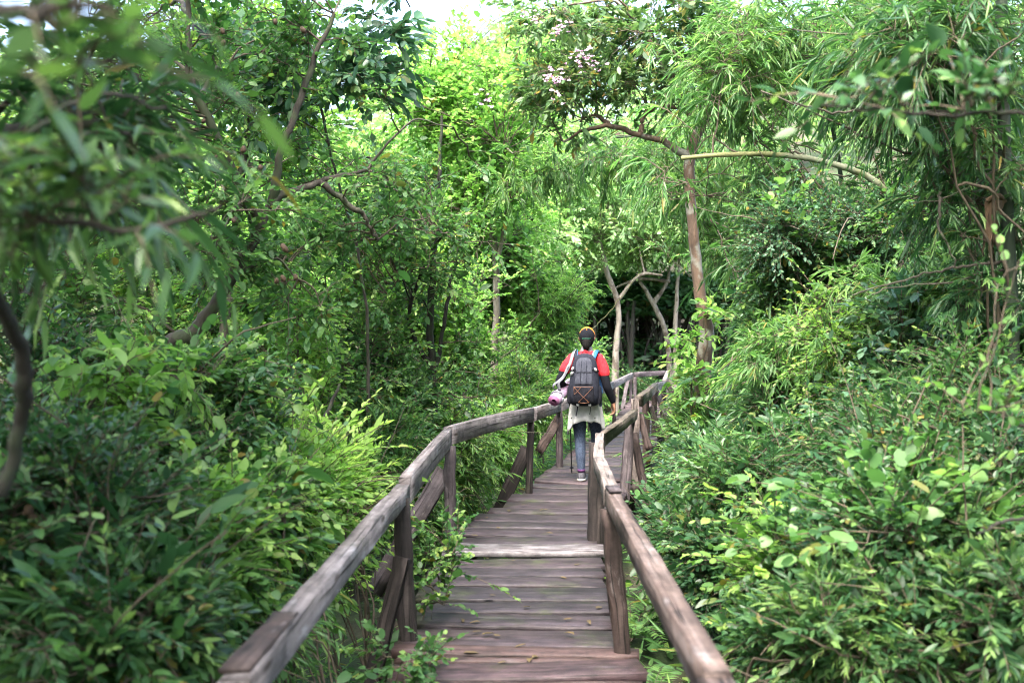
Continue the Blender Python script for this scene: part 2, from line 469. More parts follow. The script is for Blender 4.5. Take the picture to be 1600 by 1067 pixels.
M['leaf_hazed'] = leaf_mat('haze_pale_leaf', (0.104, 0.206, 0.078), (0.176, 0.300, 0.123), (0.260, 0.399, 0.176), (0.364, 0.524, 0.211), trans=.45)  # distance haze is put into these pale leaf colours
M['leaf_near'] = leaf_mat('thick_overhanging_leaf', (0.018, 0.054, 0.019), (0.037, 0.093, 0.030), (0.076, 0.156, 0.041), (0.203, 0.321, 0.048), trans=.42, rough=.34, old=(0.078, 0.156, 0.031))
M['leaf_near_bright'] = leaf_mat('near_bright_leaf', (.06, .17, .03), (.11, .24, .045), (.17, .32, .06), (.27, .42, .08), trans=.5, old=(.2, .36, .06))
M['dry_leaf'] = leaf_mat('dry_leaf', (.06, .04, .02), (.14, .10, .04), (.20, .17, .06), (.2, .2, .05), trans=.2)
M['petal'] = plain('pink_petal', (.60, .40, .54), .6, .2, .2, 60)
M['fruit'] = plain('brown_seed_pod', (.055, .034, .020), .75, .3, .4, 60)
M['sheath'] = bark_mat('dry_sheath', (0.0495, 0.0275, 0.0165), (0.1485, 0.0935, 0.0550), None, scale=14)


def ground_mat():
    nt = NT('forest_floor')
    tc = nt.n('ShaderNodeTexCoord')
    a = nt.n('ShaderNodeTexNoise', Scale=9, Detail=8, Roughness=.7); nt.l(tc.outputs['Object'], a.inputs['Vector'])
    b = nt.n('ShaderNodeTexNoise', Scale=.8, Detail=4); nt.l(tc.outputs['Object'], b.inputs['Vector'])
    c1 = ramp(nt, a.outputs['Fac'], [(.3, (.012, .010, .007)), (.55, (.045, .032, .020)), (.75, (.10, .072, .045))])
    c2 = ramp(nt, a.outputs['Fac'], [(.3, (.010, .018, .006)), (.7, (.035, .070, .018))])
    mk = ramp(nt, b.outputs['Fac'], [(.40, (0, 0, 0)), (.58, (1, 1, 1))])
    pr = nt.n('ShaderNodeBsdfPrincipled', Roughness=.95); nt.l(mixc(nt, mk, c1, c2), pr.inputs['Base Color'])
    bp = nt.n('ShaderNodeBump', Strength=.8, Distance=.05); nt.l(a.outputs['Fac'], bp.inputs['Height']); nt.l(bp.outputs[0], pr.inputs['Normal'])
    nt.l(pr.outputs[0], nt.out.inputs[0])
    return nt.m


def build_ground():
    xs = np.concatenate([np.linspace(-160, -30, 20, endpoint=False), np.linspace(-30, 30, 121), np.linspace(30, 160, 21)[1:]])
    ys = np.concatenate([np.linspace(-40, -6, 10, endpoint=False), np.linspace(-6, 40, 93), np.linspace(40, 220, 40)[1:]])
    X, Y = np.meshgrid(xs, ys); Z = ground_z(X, Y)
    v = np.stack([X, Y, Z], -1).reshape(-1, 3)
    i = np.arange(X.size).reshape(X.shape)
    f = np.stack([i[:-1, :-1], i[:-1, 1:], i[1:, 1:], i[1:, :-1]], -1).reshape(-1, 4)
    o = link('ground', np_mesh('ground', v, [(f, 0)], smooth=True), ground_mat())
    o['kind'] = 'structure'


build_ground()


# ------------------------------------------------------------------ boards
def board(p0, p1, w, h, up=(0, 0, 1), nseg=10, bow=.0, jit=.0, bev=.0022, taper=(1, 1), ragged=0.0, edge=0.0):
    """sawn board from p0 to p1 (centre line), w across, h along up: chamfered, slightly irregular. returns verts, faces, uvs"""
    p0 = np.asarray(p0, float); p1 = np.asarray(p1, float)
    d = unit(p1 - p0); s = unit(np.cross(d, up)); u = np.cross(s, d); Ln = np.linalg.norm(p1 - p0)
    b = bev
    ring = [(-w / 2 + b, -h / 2), (w / 2 - b, -h / 2), (w / 2, -h / 2 + b), (w / 2, h / 2 - b), (w / 2 - b, h / 2), (-w / 2 + b, h / 2), (-w / 2, h / 2 - b), (-w / 2, -h / 2 + b)]
    ring = np.array(ring); S = 8
    per = np.concatenate([[0], np.cumsum(np.linalg.norm(np.roll(ring, -1, 0) - ring, axis=1))])[:S]
    t = np.linspace(0, 1, nseg + 1)
    ph = rng.uniform(0, 6.28, 3); nb = bow * np.sin(math.pi * t)
    ew = np.cumsum(rng.normal(0, 1, (nseg + 1, 2)), 0); ew -= np.linspace(0, 1, nseg + 1)[:, None] * ew[-1]; ew = ew * edge / max(1, nseg ** .5)
    V, UV = [], []
    for k, tt in enumerate(t):
        sc = taper[0] * (1 - tt) + taper[1] * tt
        r = ring * sc + rng.normal(0, jit, (S, 2))
        r[:, 0] += np.where(r[:, 0] > 0, ew[k, 0], ew[k, 1])
        along = np.full(S, tt * Ln)
        if k in (0, nseg) and ragged:
            along = along + rng.normal(0, ragged, S)
        c = p0 + d * along[:, None] + u * nb[k]
        V.append(c + s * r[:, :1] + u * r[:, 1:]); UV.append(np.stack([along, per], 1))
    V = np.concatenate(V); UV = np.concatenate(UV)
    i = np.arange((nseg + 1) * S).reshape(-1, S)
    f = np.stack([i[:-1], np.roll(i[:-1], -1, 1), np.roll(i[1:], -1, 1), i[1:]], -1).reshape(-1, 4)
    caps = np.array([i[0][::-1], i[-1]])
    return V, [f, caps], UV


class Boards:
    def __init__(s):
        s.v, s.g, s.uv, s.n = [], [], [], 0

    def add(s, b):
        v, fs, uv = b
        for f in fs:
            s.g.append((f + s.n, 0))
        s.v.append(v); s.uv.append(uv); s.n += len(v)
        return s

    def build(s, name, mat, parent):
        return link(name, np_mesh(name, np.concatenate(s.v), s.g, uvs=np.concatenate(s.uv)), mat, parent)


def one(name, b, mat, parent, label=None):
    o = Boards().add(b).build(name, mat, parent)
    if label:
        o['label'] = label
    return o


# deck edges: y -> x of each side
DL = np.array([[-3, -.62], [4.4, -.55], [7.42, -.53], [7.8, -.47], [9.95, .12], [12, .50], [18, 1.76], [24.6, 2.9], [25.2, 3.0]])
DR = np.array([[-3, .53], [4.4, .55], [7.42, .63], [7.8, .70], [9.95, 1.14], [12, 1.55], [18, 2.80], [24.6, 3.88], [25.2, 4.0]])


def edge_l(y): return float(np.interp(y, DL[:, 0], DL[:, 1]))
def edge_r(y): return float(np.interp(y, DR[:, 0], DR[:, 1]))


walk = thing('boardwalk', 'weathered plank boardwalk on low posts winding through the forest', 'boardwalk', (0, 3, -.6))


def build_deck():
    specials = [(4.22, 4.40, 'deck_red', 'pale reddish plank'), (4.66, 4.74, 'deck_red', 'thin reddish plank with split edge'), (4.76, 4.90, 'deck_red', 'reddish newer plank'),
                (7.03, 7.34, 'deck_pale', 'bleached pale plank at the bend')]
    y = -2.6
    sections = [Boards(), Boards(), Boards()]
    rr = random.Random(5)
    while y < 25.2:
        w = rr.uniform(.17, .34) if y < 7.4 else rr.uniform(.26, .52)
        if y < 7.3 and y + w > 7.03 and y < 7.0:
            w = max(.10, 7.025 - y)
        sp = next((s for s in specials if s[0] - .12 < y <= s[0] + .02), None)
        if sp:
            y0, y1 = sp[0], sp[1]; specials.remove(sp)
        else:
            nxt = next((s[0] for s in specials if s[0] > y), 99)
            y0, y1 = y, y + w
            if nxt - y1 < .09:
                y1 = nxt - .012
        yc = (y0 + y1) / 2; wd = y1 - y0 - rr.choice([.018, .026, .034, .045, .06])
        # direction across the walk, turned with it
        slope = np.interp(yc, [7, 8.2, 12, 18, 25], [0, .10, .17, .16, .1])
        xl, xr = edge_l(yc) + rr.gauss(0, .022), edge_r(yc) + rr.gauss(0, .022)
        dz = rr.gauss(0, .008); tl = rr.gauss(0, .008)
        if yc > 7.36:
            dz -= .012 if yc < 8 else 0
        p0 = (xl, yc + slope * (edge_r(yc) - edge_l(yc)) / 2 * -(-1), -.022 + dz - tl); p1 = (xr, yc - slope * (edge_r(yc) - edge_l(yc)) / 2, -.022 + dz + tl)
        if sp and sp[2] == 'deck_pale':
            p0 = (xl + .05, yc + .02, -.006); p1 = (xr + .02, yc - .02, -.004)
        b = board(p0, p1, wd, .042, nseg=12, bow=rr.gauss(0, .004), jit=.0012, bev=.007, ragged=.008, edge=.010 if yc > 4 else .004)
        if sp:
            one('plank', b, M[sp[2]], walk, sp[3])
        else:
            sections[0 if yc < 7.36 else 1 if yc < 13.5 else 2].add(b)
        y = y1
    for s in sections:
        s.build('deck_planking', M['deck'], walk)
    # bearers and short posts under the deck
    ys = [-2.4, 2.2, 5.0, 7.37, 9.95, 12.0, 15, 18, 21.5, 24.8]
    for a, b_ in zip(ys[:-1], ys[1:]):
        for ed, sg in ((edge_l, 1), (edge_r, -1)):
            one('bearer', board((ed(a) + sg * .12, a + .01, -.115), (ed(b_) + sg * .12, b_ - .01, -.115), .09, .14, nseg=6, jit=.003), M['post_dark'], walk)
    for yy in ys[1:]:
        for ed, sg in ((edge_l, 1), (edge_r, -1)):
            x = ed(yy) + sg * .12
            g = float(ground_z(x, yy)) - .15
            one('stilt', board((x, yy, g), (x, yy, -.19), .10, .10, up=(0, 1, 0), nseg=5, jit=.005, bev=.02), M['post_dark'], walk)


build_deck()


# ------------------------------------------------------------------ railings
def post(par, px, base_y_px, yy, top_z, w, mat, lean=(0, 0), th=None, foot=0.0, label=None, bev=.012):
    c = P(px, base_y_px, yy)
    return one('post', board((c[0], yy, -.16 + foot), (c[0] + lean[0], yy + lean[1], top_z), w, th or w * .8, up=(0, 1, 0), nseg=9, jit=.0035, bev=bev, edge=.008, taper=(1.05, .95)), M[mat], par, label)


def rail_at(pts, y):
    pts = np.array(pts); return np.array([np.interp(y, pts[:, 1], pts[:, k]) for k in range(3)])


def build_rails():
    # side to the west of the walk
    A = P(630, 768, 5.2); Bq = P(700, 684, 7.5); Cq = P(831, 648, 10.0); Dq = P(873, 634, 12.0); E = P(957, 602, 17.4); Fq = P(988, 586, 24.2)
    L0 = thing('railing', 'long grey timber railing along the inner bend, curving towards the hiker', 'railing', (A[0], A[1], -.1))
    near = np.array([-.62, -1.2, A[2] + .01])
    midp = P(366, 1094, 2.15)
    one('rail', board(near, midp + np.array([0, .12, 0]), .070, .080, nseg=12, jit=.001, edge=.003, ragged=.006), M['rail'], L0)
    one('rail', board(midp + np.array([.004, -.0, .012]), A + np.array([0, 0, 0]), .068, .080, nseg=16, jit=.002, edge=.003, bow=.008, ragged=.008), M['rail'], L0)
    one('splice_board', board(midp + np.array([-.004, .02, .057]), midp + (A - midp) * .16 + np.array([-.004, 0, .055]), .066, .016, nseg=5, jit=.002, ragged=.006), M['post_red'], L0)
    one('rail', board(A + np.array([.005, .012, .005]), Bq, .060, .135, nseg=10, jit=.001, edge=.003, bow=.01, ragged=.006), M['rail'], L0)
    one('rail', board(Bq + np.array([-.01, .012, .01]), Cq, .055, .14, nseg=12, jit=.001, edge=.003, bow=.015, ragged=.006), M['rail'], L0)
    one('rail', board(Cq + np.array([.0, .012, .0]), Dq, .06, .13, nseg=10, jit=.001, edge=.003, ragged=.006), M['rail'], L0)
    one('rail', board(Dq + np.array([.0, .012, -.01]), E, .06, .12, nseg=10, jit=.001, edge=.003), M['rail'], L0)
    one('rail', board(E + np.array([.0, .012, .0]), Fq, .06, .12, nseg=10, jit=.001, edge=.003), M['rail'], L0)
    post(L0, 641, 1000, 5.0, A[2] - .01, .085, 'post_dark', (-.05, .05), label='dark rounded post')
    post(L0, 704, 850, 7.38, Bq[2] - .05, .082, 'post', (-.01, .02))
    post(L0, 826, 768, 9.95, Cq[2] - .05, .072, 'post_dark', (.02, .02))
    post(L0, 874, 728, 12.0, Dq[2] - .04, .085, 'post', (.0, .0))
    post(L0, 959, 655, 17.4, E[2] - .04, .07, 'post_red', (0, 0))
    post(L0, 986, 628, 24.3, Fq[2] - .03, .075, 'post', (0, 0))
    post(L0, 800, 1400, .6, .70, .085, 'post_dark') .location.x = -.62
    # diagonal braces outside
    def brace(par, a, b, w, mat, th=.035, label=None):
        one('brace', board(a, b, w, th, up=(.35, 1, .1), nseg=8, jit=.003, edge=.008, ragged=.008), M[mat], par, label)
    brace(L0, P(630, 868, 5.0), P(572, 1110, 4.95), .08, 'post_dark')
    brace(L0, P(695, 736, 7.40), P(585, 925, 7.36), .13, 'post', label='wide plank used as brace')
    brace(L0, P(824, 700, 9.97), P(762, 838, 9.94), .13, 'post_dark')
    brace(L0, P(874, 652, 12.0), P(842, 706, 11.95), .10, 'post_red')
    brace(L0, P(982, 590, 24.2), P(972, 640, 23.9), .085, 'post')
    # crossing rail at the end
    G = P(1041, 582.5, 25.0)
    X0 = thing('railing', 'short rail closing the end of the walk in front of the dark thicket', 'railing', (Fq[0], Fq[1], 0))
    one('rail', board(Fq + np.array([.07, .05, .01]), G + np.array([-.02, 0, 0]), .07, .12, nseg=8, jit=.001, edge=.003), M['post'], X0)
    post(X0, 992, 624, 24.8, G[2] - .05, .085, 'post')
    # right side, first stretch
    a0 = np.array([.47, -1.2, .72]); J = P(956, 778, 4.86); K = P(937, 686, 7.65); N = P(992, 647, 10.4)
    nm = P(1122, 1086, 2.18)
    R0 = thing('railing', 'brown timber railing on the outer side from the camera to the tall white-topped post', 'railing', (J[0], J[1], -.1))
    R0['label'] = 'brown and bleached timber railing beside the bamboo bank, ending at the white-topped post'
    one('rail', board(a0, nm + np.array([0, .1, 0]), .062, .082, nseg=10, jit=.001, edge=.003), M['rail_brown'], R0)
    one('rail', board(nm + np.array([0, 0, .012]), J + np.array([0, 0, .004]), .062, .082, nseg=18, jit=.0012, edge=.0045, bow=-.006, ragged=.006), M['rail_brown'], R0, 'brown beam rail')
    one('plate', board(J + np.array([.0, -.16, .057]), J + np.array([.0, .02, .055]), .062, .012, nseg=3, jit=.001), M['post'], R0)
    mid = (J + K) / 2 + np.array([-.035, 0, -.015])
    one('rail', board(J + np.array([0, .012, .0]), mid, .066, .09, nseg=8, jit=.0015, edge=.007), M['rail_pale'], R0, 'bleached crooked rail')
    one('rail', board(mid + np.array([0, .012, 0]), K, .066, .09, nseg=8, jit=.0015, edge=.007), M['rail_pale'], R0, 'bleached crooked rail')
    one('rail', board(K + np.array([.01, .012, -.01]), N, .055, .10, nseg=8, jit=.003, edge=.008), M['rail_mossy'], R0, 'mossy grey rail')
    post(R0, 976, 1020, 4.82, J[2] - .05, .078, 'post_red', (-.075, .03))
    post(R0, 929, 845, 7.52, K[2] - .02, .115, 'post_dark', (.025, .05), th=.13, label='thick charred-looking post with rotten edges')
    post(R0, 974, 770, 9.95, N[2] - .07, .095, 'post', (.10, .3))
    brace(R0, P(990, 678, 10.4), P(1014, 790, 10.2) + np.array([.0, 0, -.06]), .085, 'post_red')
    post(R0, 800, 1400, .6, .66, .085, 'post_red').location.x = .53
    # right side, second stretch, stepped up at the tall post
    N2 = P(994, 626, 10.75); O = P(1025, 604, 15.6); O2 = P(1038, 601, 17.2); Q = P(1043, 583, 24.8)
    R1 = thing('railing', 'low weathered railing beyond the white-topped post, running to the closed end', 'railing', (N2[0], N2[1], 0))
    one('post', board((N2[0], N2[1], -.16), (N2[0] - .01, N2[1], N2[2] + .02), .085, .07, up=(0, 1, 0), nseg=8, jit=.003, edge=.008), M['rail_pale'], R1, 'tall post with bleached white top')
    one('rail', board(N2 + np.array([.03, .0, -.01]), O, .075, .115, nseg=10, jit=.003, edge=.008), M['rail_mossy'], R1)
    one('rail', board(O + np.array([0, .012, -.0]), O2, .07, .115, nseg=6, jit=.003, edge=.006), M['rail'], R1)
    one('rail', board(O2 + np.array([0.0, .012, .02]), Q, .07, .12, nseg=8, jit=.003, edge=.006), M['rail_pale'], R1)
    post(R1, 1009, 680, 13.0, np.interp(13.0, [10.75, 15.6], [N2[2], O[2]]) - .05, .085, 'post_red')
    post(R1, 1022, 655, 15.7, O[2] - .05, .08, 'post_red')
    post(R1, 1037, 645, 17.3, O2[2] + .0, .09, 'post_red')
    post(R1, 1042, 625, 24.7, Q[2] - .04, .09, 'post')
    brace(R1, P(1000, 648, 10.8), P(1015, 703, 10.7), .07, 'post_red')
    brace(R1, P(1016, 636, 13.0), P(1032, 684, 12.9), .075, 'post_dark')
    brace(R1, P(1026, 612, 15.7), P(1046, 660, 15.5), .085, 'post')
    brace(R1, P(1040, 596, 17.5), P(1064, 634, 17.3), .085, 'post_red')


build_rails()
# ------------------------------------------------------------------ plants
def gpos(px, y):
    x = (px - CX) * y / F
    return np.array([x, y, float(ground_z(x, y))])


def clear_walk(C):
    """push clumps off the deck and out of the walker's space"""
    C = C.copy()
    d = C[:, 0] - path_x(C[:, 1])
    lim = 1.0 + rng.uniform(0, .3, len(C))
    bad = (np.abs(d) < lim) & (C[:, 2] < 2.2) & (C[:, 1] < 25.5)
    C[:, 0] = np.where(bad, path_x(C[:, 1]) + np.where(d < 0, -1, 1) * lim, C[:, 0])
    # keep the stems one sees in the picture from being buried: growth in front of them leans aside
    px = CX + C[:, 0] / C[:, 1] * F; py = CY - (C[:, 2] - CAMZ) / C[:, 1] * F
    for a, b, c, d_, y in STEMS:
        hit = (px > a) & (px < b) & (py > c) & (py < d_) & (C[:, 1] < y) & (C[:, 1] > .5)
        side = np.where(px < (a + b) / 2, a - rng.uniform(4, 70, len(C)), b + rng.uniform(4, 70, len(C)))
        if a > 980 and b < 1200 and b - a < 260:
            side = b + rng.uniform(4, 80, len(C))
        px = np.where(hit, side, px); C[:, 0] = np.where(hit, (px - CX) * C[:, 1] / F, C[:, 0])
    return C


STEMS = [(985, 1180, 330, 700, 11.8), (1050, 1165, 200, 340, 11.8), (255, 362, 440, 560, 6.3), (655, 692, 420, 700, 9.5), (762, 790, 420, 650, 15.2), (1050, 1400, 215, 305, 8.2), (1542, 1600, 120, 560, 5.5), (930, 1060, 385, 560, 25.5), (905, 1010, 175, 225, 12.0), (983, 1070, 560, 720, 24.8)]


def plant(name, label, cat, base, ells, n, style, mat, trunk=(), limbs=6, r=.03, bark='bark', group=None, sc=1.0, fine=None,
          names=('trunk', 'crown'), tr=None, wob=.006, yg=None, keep=clear_walk, S=8, extra=None, **ov):
    """trunk: polylines as lists of (px,py,y) with radii tr=(r0,r1)"""
    base = np.asarray(base, float)
    t = thing(name, label, cat, base, group)
    if n > 60:
        ells = split_ells(ells)
    wood = Geo(); pts = []
    tl = []
    if len(trunk):
        for k, poly in enumerate(trunk):
            c = [P(*q) for q in poly]
            if k == 0:
                c = [base - np.array([0, 0, .15])] + c
            p = smooth_path(c, 10 + 7 * len(c), wob)
            r0, r1 = (tr[k] if tr else (r, r * .4))
            rad = np.linspace(r0, r1, len(p)) * (1 + .10 * np.sin(np.linspace(0, 11, len(p)) + k))
            if k == 0:
                rad[:4] *= np.array([1.5, 1.28, 1.12, 1.04])
            tl.append((p, rad)); pts.append(p[len(p) // 4 if k == 0 else 2:])
        tp = np.concatenate(pts)
    else:
        tp = base[None] + np.stack([rng.normal(0, .04, 8), rng.normal(0, .04, 8), np.linspace(.0, .25, 8)], 1)
        pts.append(tp)
    for p, rad in make_limbs(base, ells, limbs, tp, r * (.55 if len(trunk) else .9), wob=.014, keep=keep):
        tl.append((p, rad)); pts.append(p[3:])
    if not len(trunk) and n > 60:
        C0 = sample_ells(ells, 20); C0 = keep(C0) if keep else C0
        for c in C0:                                                   # bare twigs sticking out of the leaves
            d = unit(rng.normal(size=3) * np.array([1, 1, .7]) + np.array([0, 0, .35])); ln = rng.uniform(.3, .9) * sc
            at_ = np.concatenate(pts); a0 = at_[np.argmin(np.linalg.norm(at_ - c, axis=1))]
            p = smooth_path([a0, c + d * ln * .2 + rng.normal(0, .04, 3), c + d * ln * .7 + rng.normal(0, .07, 3)], 10, .008)
            tl.append((p, np.linspace(.0055, .002, 10) * (.5 + .5 * sc) * rng.uniform(.6, 1.5)))
    for p, rad in tl:
        v, f = tubes(p[None], rad[None], S if rad[0] > .02 else 5); wood.add(v, f)
    link(names[0], wood.mesh(names[0], True), M[bark], t)
    ls, mm = (1.0, 1.0) if name.startswith('overhanging') else (.74, 1.35) if len(trunk) else (.72, 1.5)
    n = max(4, int(n * (.66 if len(trunk) and n > 60 else 1.08 if n > 60 else 1.1)))
    sc = sc * (.88 if len(trunk) else .80)
    cr = Geo()
    if fine is None:
        fine = np.mean([e[2] for e in ells]) < 6.2
    mats = [M[mat], M['twig']]
    if not len(trunk) and n > 60 and style != 'shoot':
        alt = [q for q in ('broad', 'small', 'fine', 'round') if q != style][int(rng.integers(3))]
        amat = [q for q in ('leaf_mid', 'leaf_bamboo', 'leaf_bamboo_dark', 'leaf_bright') if q != mat][int(rng.integers(3))]
        foliage(cr, ells, int(n * .28), np.concatenate(pts), alt, sc, fine, yg, keep=keep, ls=ls, mm=mm, leaf_mi=2)
        n = int(n * .8); mats.append(M[amat])
    foliage(cr, ells, n, np.concatenate(pts), style, sc, fine, yg, keep=keep, ls=ls, mm=mm, **ov)
    link(names[1], cr.mesh(names[1]), mats, t)
    if extra:
        extra(t, np.concatenate(pts))
    return t


SH = ('stem', 'foliage')


def seed_mesh(name, r, sq=1.0):
    bm = bmesh.new(); bmesh.ops.create_icosphere(bm, subdivisions=2, radius=r)
    for v in bm.verts:
        k = 1 + .22 * math.sin(v.co.x * 9 / r * .3 + 2) * math.cos(v.co.y * 8 / r * .3)
        v.co *= k; v.co.z *= sq
        if v.co.z > r * .5:
            v.co.z += r * .35
    me = bpy.data.meshes.new(name); bm.to_mesh(me); bm.free()
    me.polygons.foreach_set('use_smooth', np.ones(len(me.polygons), bool))
    return me


def add_fruit(t, spots, y, r):
    me = seed_mesh('seed_pod', r, 1.05); me.materials.append(M['fruit'])
    for px, py in spots:
        o = bpy.data.objects.new('seed_pod', me); COL.objects.link(o); o.parent = t
        yy = y + rng.normal(0, .15)
        o.location = [float(c) for c in (P(px, py, yy) - np.array(t.location))]
        o.rotation_euler = (rng.uniform(-.6, .6), rng.uniform(-.6, .6), rng.uniform(0, 6))
        o.scale = [float(rng.uniform(.8, 1.25))] * 3


def tree_row():
    # ---------------------------------------------------------------- west side, trees
    def fruit1(t, pts):
        add_fruit(t, [(300, 235), (318, 190), (337, 247), (345, 255), (352, 262), (380, 235), (407, 262), (442, 385), (446, 390), (432, 440), (443, 436), (462, 434),
                      (365, 345), (300, 262), (322, 225), (335, 238), (372, 150), (430, 35), (474, 48), (348, 50), (342, 62), (349, 68), (262, 152), (283, 140)], 5.6, .014)
    plant('leaning_tree', 'dark leafy tree with a thick leaning grey trunk and round brown seed pods', 'tree', gpos(196, 6.6),
          [(360, 120, 6.4, 190, 130, .9), (560, 285, 6.6, 150, 90, .7), (300, 330, 6.2, 150, 110, .8), (480, 420, 6.6, 130, 80, .6), (150, 200, 6.2, 160, 170, .9), (470, 60, 6.6, 120, 90, .7)], 205, 'broad', 'leaf_mid',
          trunk=[[(240, 600, 6.5), (300, 520, 6.4), (345, 460, 6.4), (400, 365, 6.4), (432, 312, 6.4), (500, 285, 6.5), (575, 266, 6.6)],
                 [(425, 322, 6.4), (440, 240, 6.3), (478, 130, 6.3), (520, 20, 6.3)], [(408, 350, 6.4), (350, 240, 6.2), (300, 120, 6.1), (290, -30, 6)],
                 [(500, 286, 6.5), (560, 330, 6.6), (590, 375, 6.7)]],
          tr=[(.068, .012), (.030, .014), (.038, .014), (.024, .01)], r=.05, limbs=9, bark='bark', extra=fruit1, sc=.92, yg=.2)
    plant('understory_tree', 'small dark-stemmed tree with a spreading leafy crown beside the railing joint', 'tree', gpos(676, 9.6),
          [(590, 330, 9.6, 150, 90, 1.1), (680, 390, 9.6, 150, 110, 1.0), (560, 480, 9.4, 130, 110, .9), (590, 590, 9.3, 110, 70, .7), (500, 370, 9.3, 100, 80, .8)], 270, 'broad', 'leaf_mid',
          trunk=[[(676, 690, 9.6), (677, 600, 9.6), (672, 500, 9.6), (676, 430, 9.6), (684, 300, 9.6), (690, 180, 9.6)], [(674, 575, 9.6), (640, 500, 9.5), (660, 420, 9.5), (690, 350, 9.5)],
                 [(676, 590, 9.6), (694, 510, 9.6), (706, 430, 9.7), (730, 330, 9.7)], [(668, 640, 9.6), (610, 560, 9.4), (520, 500, 9.3)]],
          tr=[(.062, .014), (.026, .01), (.024, .01), (.018, .007)], r=.04, limbs=14, bark='bark_dark', sc=.95, yg=.3)
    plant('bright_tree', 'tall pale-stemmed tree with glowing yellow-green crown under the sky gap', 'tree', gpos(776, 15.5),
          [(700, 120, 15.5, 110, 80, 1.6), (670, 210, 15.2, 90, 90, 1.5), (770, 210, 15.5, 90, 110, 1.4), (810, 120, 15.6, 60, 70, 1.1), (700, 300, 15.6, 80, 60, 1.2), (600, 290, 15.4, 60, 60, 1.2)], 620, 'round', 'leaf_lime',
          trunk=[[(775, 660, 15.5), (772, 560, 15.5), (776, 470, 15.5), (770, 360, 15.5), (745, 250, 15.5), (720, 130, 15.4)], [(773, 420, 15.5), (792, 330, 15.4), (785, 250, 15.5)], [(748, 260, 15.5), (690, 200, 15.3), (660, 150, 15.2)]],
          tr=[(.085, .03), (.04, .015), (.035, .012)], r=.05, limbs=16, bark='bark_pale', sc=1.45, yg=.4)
    plant('round_leaf_tree', 'open crowned tree with rounded light leaves showing white sky gaps', 'tree', gpos(330, 10.5),
          [(420, 90, 10.4, 140, 110, 1.0), (480, 150, 10.6, 60, 90, .9), (300, 60, 10.2, 140, 90, 1.0), (470, 240, 10.6, 110, 80, .9)], 300, 'round', 'leaf_bright',
          trunk=[[(345, 600, 10.5), (360, 420, 10.5), (380, 250, 10.5), (400, 120, 10.4), (410, -20, 10.4)]], tr=[(.07, .02)], r=.045, limbs=12, bark='bark', sc=1.15)
    plant('climbing_vine_tree', 'tall tree of large hanging heart-like leaves above the leaning trunk', 'tree', gpos(560, 8.3),
          [(395, 110, 7.2, 60, 70, .4), (570, 110, 7.4, 50, 90, .4), (590, 40, 7.4, 60, 60, .4)], 34, 'large', 'leaf_blue',
          trunk=[[(575, 560, 8.2), (560, 400, 8.0), (520, 250, 7.7), (480, 60, 7.4), (470, -40, 7.3)]], tr=[(.014, .008)], r=.012, limbs=5, bark='bark', sc=.95)
    # leafy wall between the stems
    for k, (lab, px, y, ells, n, sty, mat, sc) in enumerate([
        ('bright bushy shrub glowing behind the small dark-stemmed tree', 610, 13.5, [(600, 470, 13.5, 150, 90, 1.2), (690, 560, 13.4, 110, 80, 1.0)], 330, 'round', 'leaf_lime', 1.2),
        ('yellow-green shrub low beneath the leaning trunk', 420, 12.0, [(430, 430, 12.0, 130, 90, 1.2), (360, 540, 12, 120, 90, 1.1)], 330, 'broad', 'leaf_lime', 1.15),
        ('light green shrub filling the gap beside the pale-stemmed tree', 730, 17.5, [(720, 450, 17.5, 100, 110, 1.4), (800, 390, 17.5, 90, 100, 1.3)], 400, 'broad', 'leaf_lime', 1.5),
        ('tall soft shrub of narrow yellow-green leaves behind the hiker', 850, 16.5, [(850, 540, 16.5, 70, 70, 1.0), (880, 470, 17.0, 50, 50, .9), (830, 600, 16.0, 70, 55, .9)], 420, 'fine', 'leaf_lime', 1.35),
        ('dense mid green shrub deep between the leaning trunk and seed pods', 250, 11.5, [(220, 420, 11.5, 190, 120, 1.2), (120, 280, 11.5, 170, 150, 1.2), (30, 460, 11.0, 150, 110, 1.2)], 300, 'broad', 'leaf_bright', 1.2),
        ('dark green shrub under the dark-stemmed tree, low behind the railing', 545, 9.0, [(520, 600, 9.0, 110, 60, .8), (600, 640, 9.0, 90, 50, .7)], 170, 'round', 'leaf_mid', 1.0),
    ]):
        plant('shrub', lab, 'shrub', gpos(px, y), ells, n, sty, mat, limbs=9, r=.025, names=SH, group='shrubs among the trees', sc=sc)
    # ---------------------------------------------------------------- centre
    def flowers(t, pts):
        for (px, py, nfl) in [(915, 82, 18), (905, 96, 10), (927, 100, 10), (873, 50, 10), (880, 45, 10), (860, 112, 14), (872, 122, 10), (756, 158, 10), (830, 30, 12), (868, 145, 8)]:
            g = Geo(); m = nfl
            p = P(px, py, 11.4)[None] + rng.normal(0, 1, (m, 3)) * np.array([.05, .07, .055])
            for rep in range(5):
                a = rep * 1.257
                d = np.tile(np.array([[math.cos(a), math.sin(a) * .6, .5]]), (m, 1)) + rng.normal(0, .3, (m, 3))
                add_leaves(g, p, d, np.tile(np.array([[0, -.6, 1.]]), (m, 1)) + rng.normal(0, .3, (m, 3)), np.full(m, .030), np.full(m, .024), 'round', False, np.zeros(m), 0)
            link('blossom', g.mesh('blossom'), M['petal'], t)
